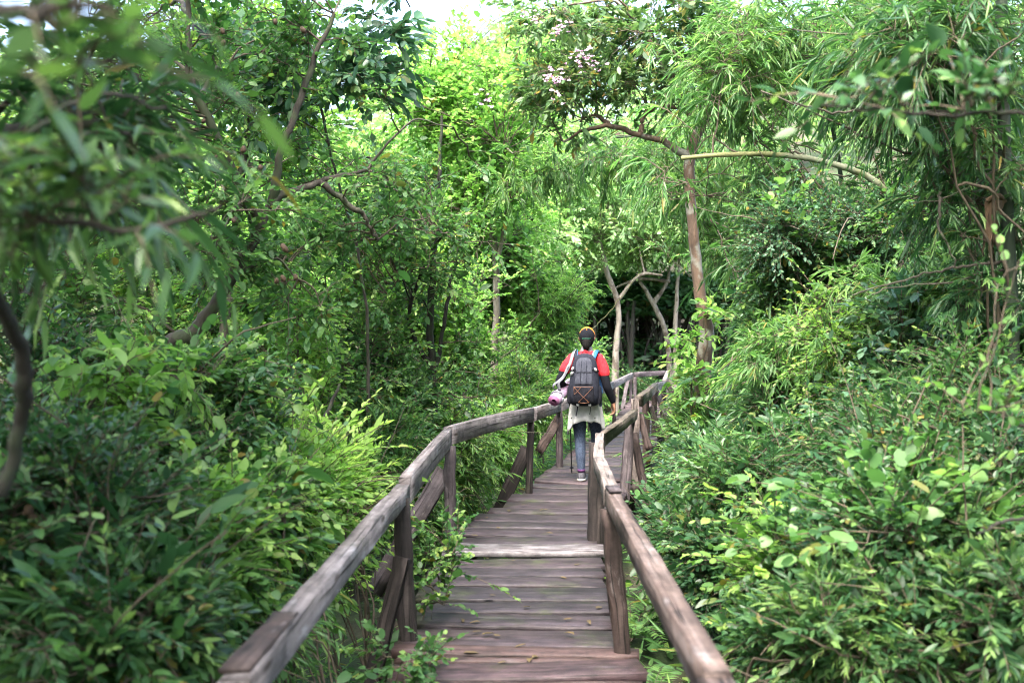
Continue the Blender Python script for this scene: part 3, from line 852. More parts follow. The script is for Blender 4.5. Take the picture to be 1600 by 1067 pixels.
    plant('flowering_tree', 'olive-leaved tree with pink flower clusters and crooked pale branches', 'tree', gpos(1092, 12.4),
          [(930, 110, 12.4, 130, 80, 1.2), (1010, 40, 12.4, 130, 70, 1.2), (880, 50, 12.6, 90, 70, 1.1), (1000, 150, 12.4, 110, 40, 1.0), (850, 160, 12.6, 80, 60, 1.0), (1100, 60, 12.4, 60, 80, .9)], 300, 'olive', 'leaf_olive',
          trunk=[[(1097, 620, 12.4), (1103, 520, 12.4), (1090, 440, 12.4), (1082, 350, 12.4), (1078, 250, 12.4), (1100, 170, 12.4), (1085, 90, 12.3), (1062, 0, 12.2)],
                 [(1079, 250, 12.4), (1040, 222, 12.3), (1000, 212, 12.2), (958, 198, 12.2), (915, 203, 12.2), (880, 222, 12.3)],
                 [(1000, 212, 12.2), (1008, 180, 12.2), (1035, 165, 12.2), (1070, 175, 12.3)], [(1080, 180, 12.4), (1030, 90, 12.3), (1000, 40, 12.3)], [(958, 198, 12.2), (930, 180, 12.3), (905, 190, 12.4)]],
          tr=[(.100, .045), (.050, .016), (.036, .02), (.055, .02), (.03, .012)], r=.05, limbs=12, bark='bark_red', sc=1.05, extra=flowers)
    plant('climbing_vine', 'broad-leaved climber wrapping the reddish trunk beside the railing', 'vine', gpos(1098, 12.1),
          [(1066, 590, 12.1, 20, 60, .25), (1108, 500, 12.1, 20, 24, .2), (1062, 640, 12.0, 30, 40, .3), (1062, 560, 12.1, 18, 30, .2)], 11, 'large', 'leaf_bright',
          trunk=[[(1080, 620, 12.15), (1105, 540, 12.15), (1090, 470, 12.15)]], tr=[(.015, .008)], r=.012, limbs=4, names=SH, sc=1.0, bark='twig')
    for lab, px, tops, tr_, ells in [
        ('slender pale-barked tree standing behind the far rail corner', 962, [(962, 560, 26), (966, 480, 26), (950, 430, 26), (938, 380, 26)], (.095, .055), [(930, 330, 26, 90, 60, 2.0), (860, 350, 25.5, 70, 60, 1.6)]),
        ('forked pale tree beyond the end of the walk', 1052, [(1048, 590, 28), (1040, 520, 28), (1018, 470, 28), (1000, 440, 28)], (.105, .05), [(1000, 400, 28, 80, 40, 2.0), (1060, 350, 28, 70, 60, 2.0)]),
        ('thin straight grey-barked tree next to the forked one', 1056, [(1055, 570, 27.5), (1056, 500, 27.5), (1060, 420, 27.5)], (.07, .05), [(1040, 330, 27.5, 60, 50, 1.6)]),
    ]:
        trunk = [tops]
        trs = [tr_]
        if 'forked' in lab:
            trunk.append([(1020, 475, 28), (1040, 445, 28), (1048, 410, 28)]); trs.append((.07, .03))
            trunk.append([(1046, 440, 28), (1000, 436, 27.9), (960, 450, 27.8)]); trs.append((.05, .025))
        if 'slender' in lab:
            trunk.append([(964, 470, 26), (1000, 430, 26), (1035, 430, 26)]); trs.append((.05, .03))
        plant('pale_barked_tree', lab, 'tree', gpos(px, tops[0][2]), ells, 190, 'broad', 'leaf_hazed', trunk=trunk, tr=trs, r=.05, limbs=8, bark='bark_pale', sc=2.1, group='pale-barked trees behind the walk')
    for lab, px, y, ells, n, mat, sc in [
        ('light hazy crown filling the middle distance above the pale trunks', 900, 34, [(960, 370, 34, 110, 80, 3), (880, 300, 34, 100, 90, 3)], 520, 'leaf_hazed', 2.9),
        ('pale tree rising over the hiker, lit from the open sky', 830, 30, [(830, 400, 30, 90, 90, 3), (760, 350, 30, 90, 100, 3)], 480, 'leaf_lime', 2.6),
        ('mid green tree behind the flowering tree', 1010, 32, [(1040, 280, 32, 110, 90, 3), (960, 250, 32, 100, 70, 3)], 420, 'leaf_hazed', 2.8),
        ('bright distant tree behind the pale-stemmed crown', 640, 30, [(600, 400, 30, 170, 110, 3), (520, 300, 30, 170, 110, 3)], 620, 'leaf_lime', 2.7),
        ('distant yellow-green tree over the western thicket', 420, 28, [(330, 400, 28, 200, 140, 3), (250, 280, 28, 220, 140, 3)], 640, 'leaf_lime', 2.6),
        ('tall distant tree with a thin top against the white sky', 700, 44, [(770, 100, 44, 90, 80, 3), (840, 60, 44, 90, 70, 3)], 420, 'leaf_hazed', 3.2),
    ]:
        plant('forest_tree', lab, 'tree', gpos(px, y), ells, n, 'broad', mat, trunk=[[(px, ells[0][1] + 60, y), (px + 8, ells[0][1], y)]], tr=[(.18, .08)], r=.07, limbs=12, bark='bark', sc=sc, group='distant trees behind the walk')


def bamboo_row():
    # ---------------------------------------------------------------- bamboo
    def culm_geo(ctrl, r0, r1, node=.34):
        p = smooth_path([P(*q) if isinstance(q, tuple) else q for q in ctrl], 90, 0)
        L = np.concatenate([[0], np.cumsum(np.linalg.norm(np.diff(p, axis=0), axis=1))])
        # rings at nodes
        ss = []
        for k in np.arange(0, L[-1], node):
            ss += [k, k + .012, k + .02, k + .03, k + node * .5]
        ss = np.array([s for s in ss if s < L[-1]])
        q = np.stack([np.interp(ss, L, p[:, i]) for i in range(3)], 1)
        rad = np.interp(ss, L, np.linspace(r0, r1, len(L)))
        mod = np.array([[1, 1.13, 1.15, 1.0, .97][i % 5] for i in range(len(ss))])
        return q, rad * mod, p

    def bamboo(label, base, culms, ells, n, mat='leaf_bamboo', sc=1.0, cm='culm', **kw):
        t = thing('bamboo', label, 'bamboo', base, 'bamboo on the bank')
        ells = split_ells(ells)
        pts = []
        for ctrl, r0, r1 in culms:
            q, rad, p = culm_geo(ctrl, r0, r1)
            g = Geo(); v, f = tubes(q[None], rad[None], 12); g.add(v, f)
            link('culm', g.mesh('culm', True), M[kw.get('cms', {}).get(len(pts), cm)], t)
            pts.append(p[8:])
        g = Geo()
        ap = np.concatenate(pts)
        # thin side branches
        for a in range(kw.get('side', 10) + 4):
            s = ap[rng.integers(len(ap))]; e = sample_ells(ells, 1)[0]
            m = (s + e) / 2 + np.array([0, 0, .15])
            pp = smooth_path([s, m, e], 14, .02); v, f = tubes(pp[None], np.linspace(.009, .004, 14)[None], 5); g.add(v, f)
            ap = np.vstack([ap, pp[4:]])
        link('branch', g.mesh('branch', True), M['twig'], t)
        n = int(n * .85); sc = sc * .74
        cr = Geo(); foliage(cr, ells, n, ap, kw.get('style', 'bamboo'), sc, kw.get('fine', np.mean([e[2] for e in ells]) < 6.2), kw.get('yg'), keep=clear_walk, br=.004, ls=.74, mm=1.4)
        link('foliage', cr.mesh('foliage'), [M[mat], M['twig']], t)
        return t

    b = gpos(1590, 5.2)
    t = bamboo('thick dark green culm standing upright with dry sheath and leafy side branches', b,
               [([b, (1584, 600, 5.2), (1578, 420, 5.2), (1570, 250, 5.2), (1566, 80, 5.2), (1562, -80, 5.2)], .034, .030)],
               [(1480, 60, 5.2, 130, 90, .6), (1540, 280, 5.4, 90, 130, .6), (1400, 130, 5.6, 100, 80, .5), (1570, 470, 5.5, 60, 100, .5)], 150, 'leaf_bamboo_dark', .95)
    # thorny side branches of the big culm and its dry sheath
    g = Geo()
    for pl, r in [([(1574, 178, 5.2), (1420, 176, 5.0), (1300, 172, 4.9), (1240, 160, 4.8)], .008), ([(1568, 252, 5.2), (1480, 246, 5.3), (1400, 232, 5.4), (1330, 205, 5.5), (1190, 145, 5.6)], .010),
                  ([(1570, 255, 5.2), (1500, 300, 5.1), (1420, 320, 5.1)], .006), ([(1575, 408, 5.2), (1500, 418, 5.2), (1440, 430, 5.3), (1330, 465, 5.4)], .010), ([(1575, 418, 5.2), (1480, 440, 5.2), (1360, 455, 5.2)], .007),
                  ([(1470, 300, 5.1), (1466, 345, 5.1), (1480, 385, 5.1), (1496, 415, 5.1)], .008), ([(1575, 92, 5.2), (1400, 62, 5.4), (1240, 46, 5.6)], .007)]:
        pp = smooth_path([P(*q) for q in pl], 26, .006); v, f = tubes(pp[None], np.linspace(r, r * .5, 26)[None], 6); g.add(v, f)
    link('side_branch', g.mesh('side_branch', True), M['bark'], t)
    g = Geo(); c = P(1552, 345, 5.17)
    uu = np.linspace(-1.1, 1.1, 9); zz = np.linspace(0, 1, 9)
    V = np.array([[c[0] - .03 * z + .045 * math.sin(a * 1.1) * (1 - .45 * z) + .012 * math.sin(7 * a + 5 * z), c[1] - .05 * math.cos(a * 1.1) + .02 * z, c[2] + .10 - .30 * z * (1 - .35 * abs(math.sin(a * 3.3 + .6)))] for z in zz for a in uu])
    ii = np.arange(81).reshape(9, 9); fa = np.stack([ii[:-1, :-1], ii[:-1, 1:], ii[1:, 1:], ii[1:, :-1]], -1).reshape(-1, 4)
    g.add(V, fa); pp = smooth_path([c + np.array([-.05, -.03, .10]), c + np.array([.0, -.05, .125]), c + np.array([.06, .0, .10])], 8); v, f = tubes(pp[None], np.full((1, 8), .012), 6); g.add(v, f)
    link('dry_sheath', g.mesh('dry_sheath', True), M['sheath'], t)

    b = gpos(1440, 8.6)
    bamboo('bent yellow culm arching across towards the reddish trunk', b,
           [([b, (1450, 560, 8.6), (1430, 380, 8.5), (1375, 290, 8.4), (1300, 256, 8.3), (1215, 242, 8.3), (1130, 242, 8.3), (1060, 248, 8.4)], .036, .018)],
           [(1200, 90, 8.6, 130, 70, .8), (1150, 170, 8.6, 80, 60, .7), (1090, 300, 8.8, 60, 50, .6), (1260, 330, 8.8, 110, 60, .7), (1430, 400, 8.2, 70, 70, .4), (1440, 500, 8.0, 70, 60, .4)], 260, 'leaf_bamboo', 1.0, cm='culm_yellow', side=8)
    b = gpos(1330, 10.0)
    bamboo('tall bright bamboo spilling lit sprays above the arching culm', b,
           [([b, (1330, 500, 10), (1310, 250, 10), (1260, 60, 10), (1180, -40, 9.8)], .03, .014), ([b + np.array([.3, .1, 0]), (1385, 450, 10.1), (1390, 200, 10.1), (1370, -60, 10.1)], .03, .016), ([b + np.array([.8, .3, 0]), (1460, 450, 10.4), (1490, 200, 10.4), (1500, -60, 10.4)], .03, .016)],
           [(1200, 60, 9.8, 140, 80, 1.0), (1330, 120, 10, 130, 110, 1.1), (1450, 60, 10.2, 130, 90, 1.1), (1540, 180, 10.3, 90, 110, 1.0)], 560, 'leaf_bamboo', 1.15, side=14)
    b = gpos(1290, 9.2)
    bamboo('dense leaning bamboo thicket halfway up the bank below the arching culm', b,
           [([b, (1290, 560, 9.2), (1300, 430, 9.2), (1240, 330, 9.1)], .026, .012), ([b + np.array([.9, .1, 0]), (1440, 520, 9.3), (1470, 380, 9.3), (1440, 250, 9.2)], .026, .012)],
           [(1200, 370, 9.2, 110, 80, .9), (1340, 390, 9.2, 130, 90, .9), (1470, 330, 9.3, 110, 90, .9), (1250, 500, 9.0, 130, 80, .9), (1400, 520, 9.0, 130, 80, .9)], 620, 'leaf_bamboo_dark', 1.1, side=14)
    b = gpos(1180, 15.5)
    bamboo('drooping bamboo hanging over the walk behind the reddish trunk', b,
           [([b, (1190, 480, 15.5), (1170, 300, 15.4), (1080, 215, 15), (960, 215, 14.6)], .035, .014), ([b + np.array([.6, .4, 0]), (1230, 400, 15.6), (1220, 200, 15.6), (1150, 60, 15.4)], .035, .014)],
           [(960, 255, 14.6, 110, 30, 1.2), (870, 275, 14.4, 60, 26, 1.0), (1060, 250, 15, 80, 36, 1.2), (1150, 300, 15.4, 80, 90, 1.4), (1130, 390, 15.6, 50, 70, 1.4), (800, 300, 14.3, 50, 24, .8)], 210, 'leaf_bamboo', 1.5, side=16)
    b = gpos(1480, 6.9)
    bamboo('leafy young bamboo beside the thick culm with long pale leaf blades', b,
           [([b, (1490, 620, 6.9), (1470, 480, 6.8), (1400, 410, 6.7)], .016, .008), ([b + np.array([.2, 0, 0]), (1540, 560, 6.9), (1560, 380, 6.9)], .016, .008)],
           [(1420, 480, 6.7, 120, 80, .6), (1520, 560, 6.7, 90, 90, .6), (1330, 560, 6.9, 110, 70, .6), (1200, 560, 7.6, 80, 60, .6)], 250, 'leaf_bamboo', 1.0, side=9)


tree_row()
bamboo_row()
# ------------------------------------------------------------------ shrubs, undergrowth, overhanging branches, far wood
def shrub_rows():
    def S(lab, px, y, ells, n, sty, mat, sc=1.0, grp='shrubs along the boardwalk', cat='shrub', nm='shrub', limbs=8, r=.016, **k):
        return plant(nm, lab, cat, gpos(px, y), ells, n, sty, mat, limbs=limbs, r=r, names=SH, group=grp, sc=sc, bark='twig', **k)
    # west side, near to far
    S('round-leaved shrub with pale young leaves below the leaning trunk', 190, 5.0, [(180, 620, 5.0, 150, 60, .5), (300, 600, 5.2, 110, 60, .5), (110, 680, 4.8, 100, 50, .4)], 120, 'round', 'leaf_mid', .95, yg=.45)
    S('shrub with large drooping pale leaves catching light in the thicket', 150, 4.0, [(150, 640, 4.0, 70, 40, .3), (230, 590, 4.2, 70, 30, .3)], 14, 'large', 'leaf_bright', .75)
    S('dark twiggy shrub of small leaves filling the shaded lower corner', 60, 3.2, [(60, 760, 3.2, 120, 90, .4), (160, 820, 3.3, 130, 90, .4), (50, 920, 3.0, 110, 90, .4)], 120, 'small', 'leaf_dark', .95)
    S('dull green shrub behind bare grey twigs', 260, 4.4, [(250, 760, 4.4, 120, 90, .5), (360, 720, 4.8, 90, 90, .5), (160, 740, 4.4, 90, 80, .5)], 170, 'broad', 'leaf_dark', .9)
    S('leafy shrub with heart-shaped leaves close under the grey rail', 400, 3.9, [(380, 880, 3.8, 110, 70, .4), (300, 900, 3.7, 100, 70, .4), (430, 800, 4.4, 80, 60, .4)], 110, 'round', 'leaf_mid', .95)
    S('low narrow-leaved shrub at the foot of the rail', 330, 3.0, [(280, 980, 2.9, 130, 70, .35), (180, 1010, 2.8, 130, 60, .35), (400, 1000, 3.1, 80, 50, .3)], 100, 'lance', 'leaf_dark', .85)
    S('shrub with long strap-like leaves drooping between rail and thicket', 440, 4.6, [(430, 840, 4.6, 60, 50, .3), (500, 830, 4.9, 50, 50, .3)], 16, 'large', 'leaf_mid', .85)
    for k, (px, y, lab) in enumerate([(405, 5.6, 'tallest upright shoot with bright yellow-green tips beside the rail'), (455, 5.9, 'cluster of lime-tipped shoots just behind the tallest one'), (530, 6.0, 'lime-tipped shoots leaning over the rail before its joint'),
                                      (340, 5.4, 'short lime-tipped shoots in front of the sloping dead branch'), (590, 6.4, 'slim lime-tipped shoots next to the dark rounded post')]):
        ht = [640, 690, 700, 740, 720][k]
        S(lab, px, y, [(px, ht + 60, y, 45, 70, .25), (px + 10, ht + 130, y, 60, 60, .3)], 62, 'shoot', 'leaf_bright', 1.0, grp='lime-tipped young shoots by the railing', nm='sapling', cat='sapling', limbs=5, r=.009)
    S('leafy green shrub crowding the braces under the grey rail', 560, 5.6, [(540, 860, 5.5, 70, 90, .4), (490, 900, 5.0, 80, 90, .4), (600, 800, 6.3, 60, 60, .4)], 130, 'broad', 'leaf_bright', .95)
    S('shaded fern-like shrub below the joint of the grey rail', 540, 4.2, [(500, 990, 4.1, 80, 80, .3), (440, 1010, 3.8, 80, 60, .3), (570, 960, 4.7, 50, 70, .3)], 110, 'fine', 'leaf_bamboo', 1.0)
    S('sprig of rounded bright leaves reaching over the deck edge past the dark post', 648, 5.35, [(680, 880, 5.4, 42, 60, .16), (700, 930, 5.3, 34, 26, .12), (668, 940, 5.2, 30, 40, .12)], 9, 'round', 'leaf_mid', .82, grp=None, limbs=4, r=.008, yg=.6, keep=None)
    S('small leafy sprig poking onto the planks at the frame edge', 610, 4.35, [(640, 1030, 4.4, 40, 26, .12), (600, 1045, 4.35, 40, 26, .12), (660, 1000, 4.5, 18, 26, .08)], 6, 'round', 'leaf_mid', .8, grp=None, limbs=4, r=.008, yg=.6, keep=None)
    # slim saplings rising out of the undergrowth
    for px, y, top, sty, mat, lab in [
        (120, 5.6, 400, 'broad', 'leaf_mid', 'slim sapling rising from the shaded thicket towards the blurred boughs'),
        (318, 7.6, 330, 'small', 'leaf_bright', 'slim small-leaved sapling standing just past the leaning trunk'),
        (470, 7.9, 420, 'broad', 'leaf_bright', 'slim sapling with bright leaves between leaning trunk and dark-stemmed tree'),
        (585, 10.4, 430, 'round', 'leaf_bright', 'slim round-leaved sapling behind the dark-stemmed tree'),
        (60, 4.6, 470, 'small', 'leaf_dark', 'thin dark sapling beside the blurred near stem'),
        (1190, 8.4, 430, 'broad', 'leaf_mid', 'slim sapling standing on the bank below the arching culm'),
        (1295, 6.7, 480, 'small', 'leaf_bright', 'slim small-leaved sapling in the middle of the bank'),
        (1410, 6.2, 520, 'broad', 'leaf_blue', 'slim bluish sapling below the side branches of the thick culm'),
        (1510, 5.0, 560, 'small', 'leaf_mid', 'thin sapling above the pale forked branch')]:
        b = gpos(px, y); bot = CY - (b[2] - CAMZ) / y * F; mid = (top + bot) / 2; hh = (bot - top) / 2; w = 300 / y
        plant('sapling', lab, 'sapling', b, [(px, top + hh * .3, y, w * 1.2, hh * .45, .35), (px + 8, mid + hh * .2, y, w * 1.5, hh * .5, .4)], 58, sty, mat,
              trunk=[[(px + 4, mid, y), (px - 6, top + hh * .4, y), (px + 3, top, y)]], tr=[(.014, .005)], limbs=5, r=.008, bark='twig', names=SH, group='slim saplings in the undergrowth', sc=1.0)
    # bamboo grass under the outer curve of the rail
    for px, y, ell, lab in [(770, 9.4, [(760, 740, 9.4, 60, 70, .6), (720, 800, 8.6, 40, 50, .4)], 'feathery bamboo grass between the second and third rail posts'),
                            (690, 11.5, [(720, 690, 11.5, 90, 40, .8), (800, 690, 11.8, 50, 50, .6)], 'pale feathery bamboo grass beyond the long rail board'),
                            (640, 8.2, [(650, 740, 8.2, 50, 40, .5), (600, 720, 8.4, 70, 40, .5)], 'grassy clump around the foot of the dark-stemmed tree'),
                            (850, 14.0, [(840, 650, 14, 45, 30, .6), (800, 620, 14.5, 50, 40, .6)], 'bright grassy clump behind the rolled mat'),
                            (470, 9.2, [(450, 690, 9.2, 90, 60, .8), (350, 700, 9.0, 90, 60, .8)], 'broad patch of bamboo grass in the thicket clearing')]:
        S(lab, px, y, ell, 190, 'fine', 'leaf_bamboo' if 'pale' not in lab and 'bright' not in lab else 'leaf_bright', 1.25, grp='bamboo grass beside the walk', nm='bamboo_grass', cat='grass clump', limbs=6, r=.008)
    # behind and beside the far end of the walk
    for px, y, ell, mat, lab in [(925, 20, [(925, 600, 20, 40, 35, 1.0), (950, 570, 20.5, 20, 30, .6)], 'leaf_bright', 'light shrub at the hiker shoulder before the far rail corner'),
                                 (950, 27, [(930, 600, 27, 60, 30, 1.2), (1010, 615, 27, 30, 14, .8)], 'leaf_dark', 'dark fern-like shrub seen under the far closing rail'),
                                 (1085, 21, [(1085, 610, 21, 30, 35, 1.0), (1070, 640, 19.5, 22, 30, .8)], 'leaf_bright', 'sunlit shrub spilling over the far railing braces'),
                                 (1060, 13.0, [(1050, 680, 12.5, 34, 40, .5), (1080, 650, 13, 40, 40, .6), (1030, 730, 11.5, 26, 30, .4)], 'leaf_bamboo', 'tufted shrub at the brace of the white-topped post')]:
        S(lab, px, y, ell, 170, 'fine' if 'fern' not in lab else 'broad', mat, 1.5, grp='shrubs at the end of the walk')
    # east bank
    E = [
        ('fine-leaved shrub in front of the reddish trunk with drooping dull leaves', 1075, 9.6, [(1070, 740, 9.4, 60, 60, .5), (1120, 680, 9.6, 60, 60, .5)], 210, 'broad', 'leaf_blue', 1.05),
        ('white-glinting small-leaved shrub under the arching culm', 1230, 8.2, [(1220, 350, 8.2, 110, 50, .7), (1290, 400, 8.2, 120, 60, .7), (1200, 450, 8.4, 90, 60, .6)], 170, 'small', 'leaf_blue', 1.15),
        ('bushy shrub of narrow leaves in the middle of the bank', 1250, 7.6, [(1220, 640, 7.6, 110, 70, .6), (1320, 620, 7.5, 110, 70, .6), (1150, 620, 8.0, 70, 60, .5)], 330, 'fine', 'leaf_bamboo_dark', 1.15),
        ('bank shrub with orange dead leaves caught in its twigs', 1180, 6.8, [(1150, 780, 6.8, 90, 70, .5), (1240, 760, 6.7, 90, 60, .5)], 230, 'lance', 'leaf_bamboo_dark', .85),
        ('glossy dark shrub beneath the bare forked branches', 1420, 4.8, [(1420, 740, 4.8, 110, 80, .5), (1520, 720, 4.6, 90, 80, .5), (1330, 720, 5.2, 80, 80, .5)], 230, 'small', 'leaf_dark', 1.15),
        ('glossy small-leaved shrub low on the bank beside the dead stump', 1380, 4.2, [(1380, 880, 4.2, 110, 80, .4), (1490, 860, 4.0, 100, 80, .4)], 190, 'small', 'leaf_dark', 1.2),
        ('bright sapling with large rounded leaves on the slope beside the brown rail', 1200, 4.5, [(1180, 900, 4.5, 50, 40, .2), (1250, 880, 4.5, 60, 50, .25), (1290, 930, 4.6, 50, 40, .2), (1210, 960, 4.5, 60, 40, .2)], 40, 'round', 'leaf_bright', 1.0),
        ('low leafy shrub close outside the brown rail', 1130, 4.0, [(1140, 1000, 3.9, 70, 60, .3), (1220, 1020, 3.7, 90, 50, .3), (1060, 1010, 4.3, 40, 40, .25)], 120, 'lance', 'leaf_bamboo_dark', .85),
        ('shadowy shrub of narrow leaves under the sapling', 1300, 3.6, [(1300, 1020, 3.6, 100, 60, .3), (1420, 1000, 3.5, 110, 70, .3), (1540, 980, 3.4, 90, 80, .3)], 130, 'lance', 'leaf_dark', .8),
        ('dense dark shrub between the brown rail and bank', 1090, 7.0, [(1080, 860, 6.8, 60, 60, .4), (1030, 810, 7.6, 40, 50, .4), (1120, 900, 6.2, 60, 50, .4)], 200, 'broad', 'leaf_dark', .95),
        ('leaf-heavy shrub high on the bank near the thick culm', 1530, 5.8, [(1530, 640, 5.7, 90, 60, .5), (1440, 640, 6, 90, 60, .5), (1580, 560, 5.8, 60, 90, .5)], 190, 'lance', 'leaf_bamboo_dark', .9),
        ('tall narrow-leaved shrub between bamboo and climber trunk', 1160, 10.5, [(1150, 520, 10.5, 60, 60, .6), (1140, 590, 10.3, 50, 60, .6)], 220, 'fine', 'leaf_bamboo', 1.35),
    ]
    for lab, px, y, ell, n, sty, mat, sc in E:
        S(lab, px, y, ell, n, sty, mat, sc, grp='shrubs on the eastern bank', yg=.6 if 'sapling' in lab else .15, **({} if y > 4.1 else dict()))
    for px, y, lab in [(1010, 5.2, 'small fern under the brown rail post'), (1035, 4.6, 'fern spreading low beside the brown rail'), (985, 6.6, 'fern in the dark gap beneath the deck edge')]:
        c = gpos(px, y); c[2] += .08
        t = thing('fern', lab, 'fern', c, 'ferns under the railing')
        g = Geo(); st = Geo()
        for k in range(13):
            a = k * 2.4 + rng.uniform(-.2, .2); ln = rng.uniform(.30, .48)
            e = c + np.array([math.cos(a) * ln, math.sin(a) * ln, .14 * rng.uniform(.2, 1.6)]); m = c + np.array([math.cos(a) * ln * .5, math.sin(a) * ln * .5, .30])
            q = bez(c[None], m[None], e[None], 22)[0]
            v, f = tubes(q[None], np.linspace(.003, .001, 22)[None], 4); st.add(v, f)
            tg = unit(np.gradient(q, axis=0)); sd = unit(np.cross(tg, [0, 0, 1.])); w = np.sin(np.linspace(.35, 3.0, 22)) * .085
            for s in (1, -1):
                add_leaves(g, q[2:], (sd * s + tg * .45)[2:], np.tile([0, 0, 1.], (20, 1)) + rng.normal(0, .15, (20, 3)), w[2:], np.full(20, .019), 'lance', False, np.zeros(20), 0)
        link('stalk', st.mesh('stalk'), M['twig'], t); link('frond', g.mesh('frond'), M['leaf_bamboo'], t)
    # dead leaves on the planks
    for k in range(46):
        y = 4.6 + 10 * rng.uniform() ** 1.5; x = rng.uniform(edge_l(y) + .08, edge_r(y) - .08)
        g = Geo(); a = rng.uniform(0, 6.28)
        add_leaves(g, np.array([[x, y, .012]]), np.array([[math.cos(a), math.sin(a), .04]]), np.array([[0, 0, 1.]]) + rng.normal(0, .12, (1, 3)), np.array([rng.uniform(.04, .09)]), np.array([rng.uniform(.016, .03)]), 'ovate', True, np.zeros(1), 0)
        o = link('fallen_leaf', g.mesh('fallen_leaf'), M['dry_leaf']); tag(o, 'small dry leaf lying on the worn planks', 'leaf', 'fallen leaves on the planks')
    # bare branches and dead wood
    def bare(name, lab, cat, lines, mat, grp=None):
        g = Geo()
        for pl, r0, r1 in lines:
            p = smooth_path([P(*q) for q in pl], 30, .006); v, f = tubes(p[None], (np.linspace(r0, r1, 30) * (1 + .1 * np.sin(np.linspace(0, 17, 30))))[None], 7); g.add(v, f)
        o = link(name, g.mesh(name, True), M[mat]); tag(o, lab, cat, grp); return o
    bare('fallen_branch', 'pale forked branch sticking out of the glossy dark shrub', 'branch', [([(1640, 725, 4.1), (1560, 735, 4.2), (1490, 755, 4.3), (1400, 775, 4.5), (1310, 800, 4.7)], .016, .005), ([(1640, 742, 4.15), (1540, 748, 4.2), (1450, 765, 4.3)], .012, .004), ([(1400, 775, 4.5), (1340, 830, 4.6), (1290, 860, 4.6)], .008, .004)], 'bark')
    bare('fallen_branch', 'thick dark mossy branch lying low in the glossy shrub', 'branch', [([(1640, 985, 3.7), (1580, 960, 3.8), (1520, 930, 3.9), (1500, 920, 3.9)], .030, .012)], 'bark_dark')
    bare('fallen_branch', 'thin grey branch lying across the bottom of the bank', 'branch', [([(1640, 1036, 3.2), (1560, 1040, 3.25), (1480, 1058, 3.3), (1400, 1075, 3.3)], .008, .004)], 'bark')
    bare('dead_stump', 'broken reddish-brown stump with a split pale top in the bank', 'stump', [([(1340, 925, 4.6), (1338, 890, 4.6), (1336, 872, 4.6)], .035, .026), ([(1338, 890, 4.6), (1346, 874, 4.58), (1350, 866, 4.58)], .018, .005)], 'sheath')
    bare('dead_branch', 'sloping bare grey branch rising from the shoots towards the dark-stemmed tree', 'branch', [([(380, 790, 6.2), (430, 740, 6.4), (470, 695, 6.6), (505, 655, 6.8), (530, 600, 6.9)], .028, .010), ([(430, 738, 6.4), (480, 728, 6.5), (530, 724, 6.6)], .012, .005)], 'bark')
    bare('dead_branch', 'short leaning pale stick behind the railing joint', 'branch', [([(618, 710, 8.8), (630, 670, 8.9), (650, 630, 9.0)], .022, .012)], 'bark_pale')
    bare('dead_branch', 'crooked whitish bare twig hanging in the shaded thicket', 'branch', [([(140, 750, 4.0), (165, 780, 4.0), (180, 830, 4.0), (186, 900, 4.0)], .010, .005), ([(150, 762, 4.0), (120, 730, 4.0), (100, 700, 3.9)], .007, .003), ([(230, 740, 4.2), (232, 800, 4.2), (230, 850, 4.2)], .006, .006)], 'bark')
    bare('dead_branch', 'curled dry brown stick standing in the darkest undergrowth', 'branch', [([(45, 790, 2.9), (62, 830, 2.9), (70, 880, 2.9), (85, 920, 2.9)], .012, .006)], 'sheath')
    bare('vine', 'thin dry yellowish stem slanting behind the hiker head', 'vine', [([(918, 520, 15.5), (945, 495, 15.7), (970, 465, 15.9), (998, 428, 16)], .009, .004)], 'culm_yellow')
    bare('dead_branch', 'cluster of dead leafless stems low in the bank beneath the climber', 'branch', [([(1080, 740, 7.2), (1100, 790, 7.1), (1090, 860, 7.0)], .012, .008), ([(1110, 730, 7.2), (1135, 770, 7.1), (1150, 820, 7.0)], .008, .004), ([(1060, 780, 7.2), (1064, 840, 7.2), (1050, 900, 7.0)], .016, .012)], 'bark_dark')


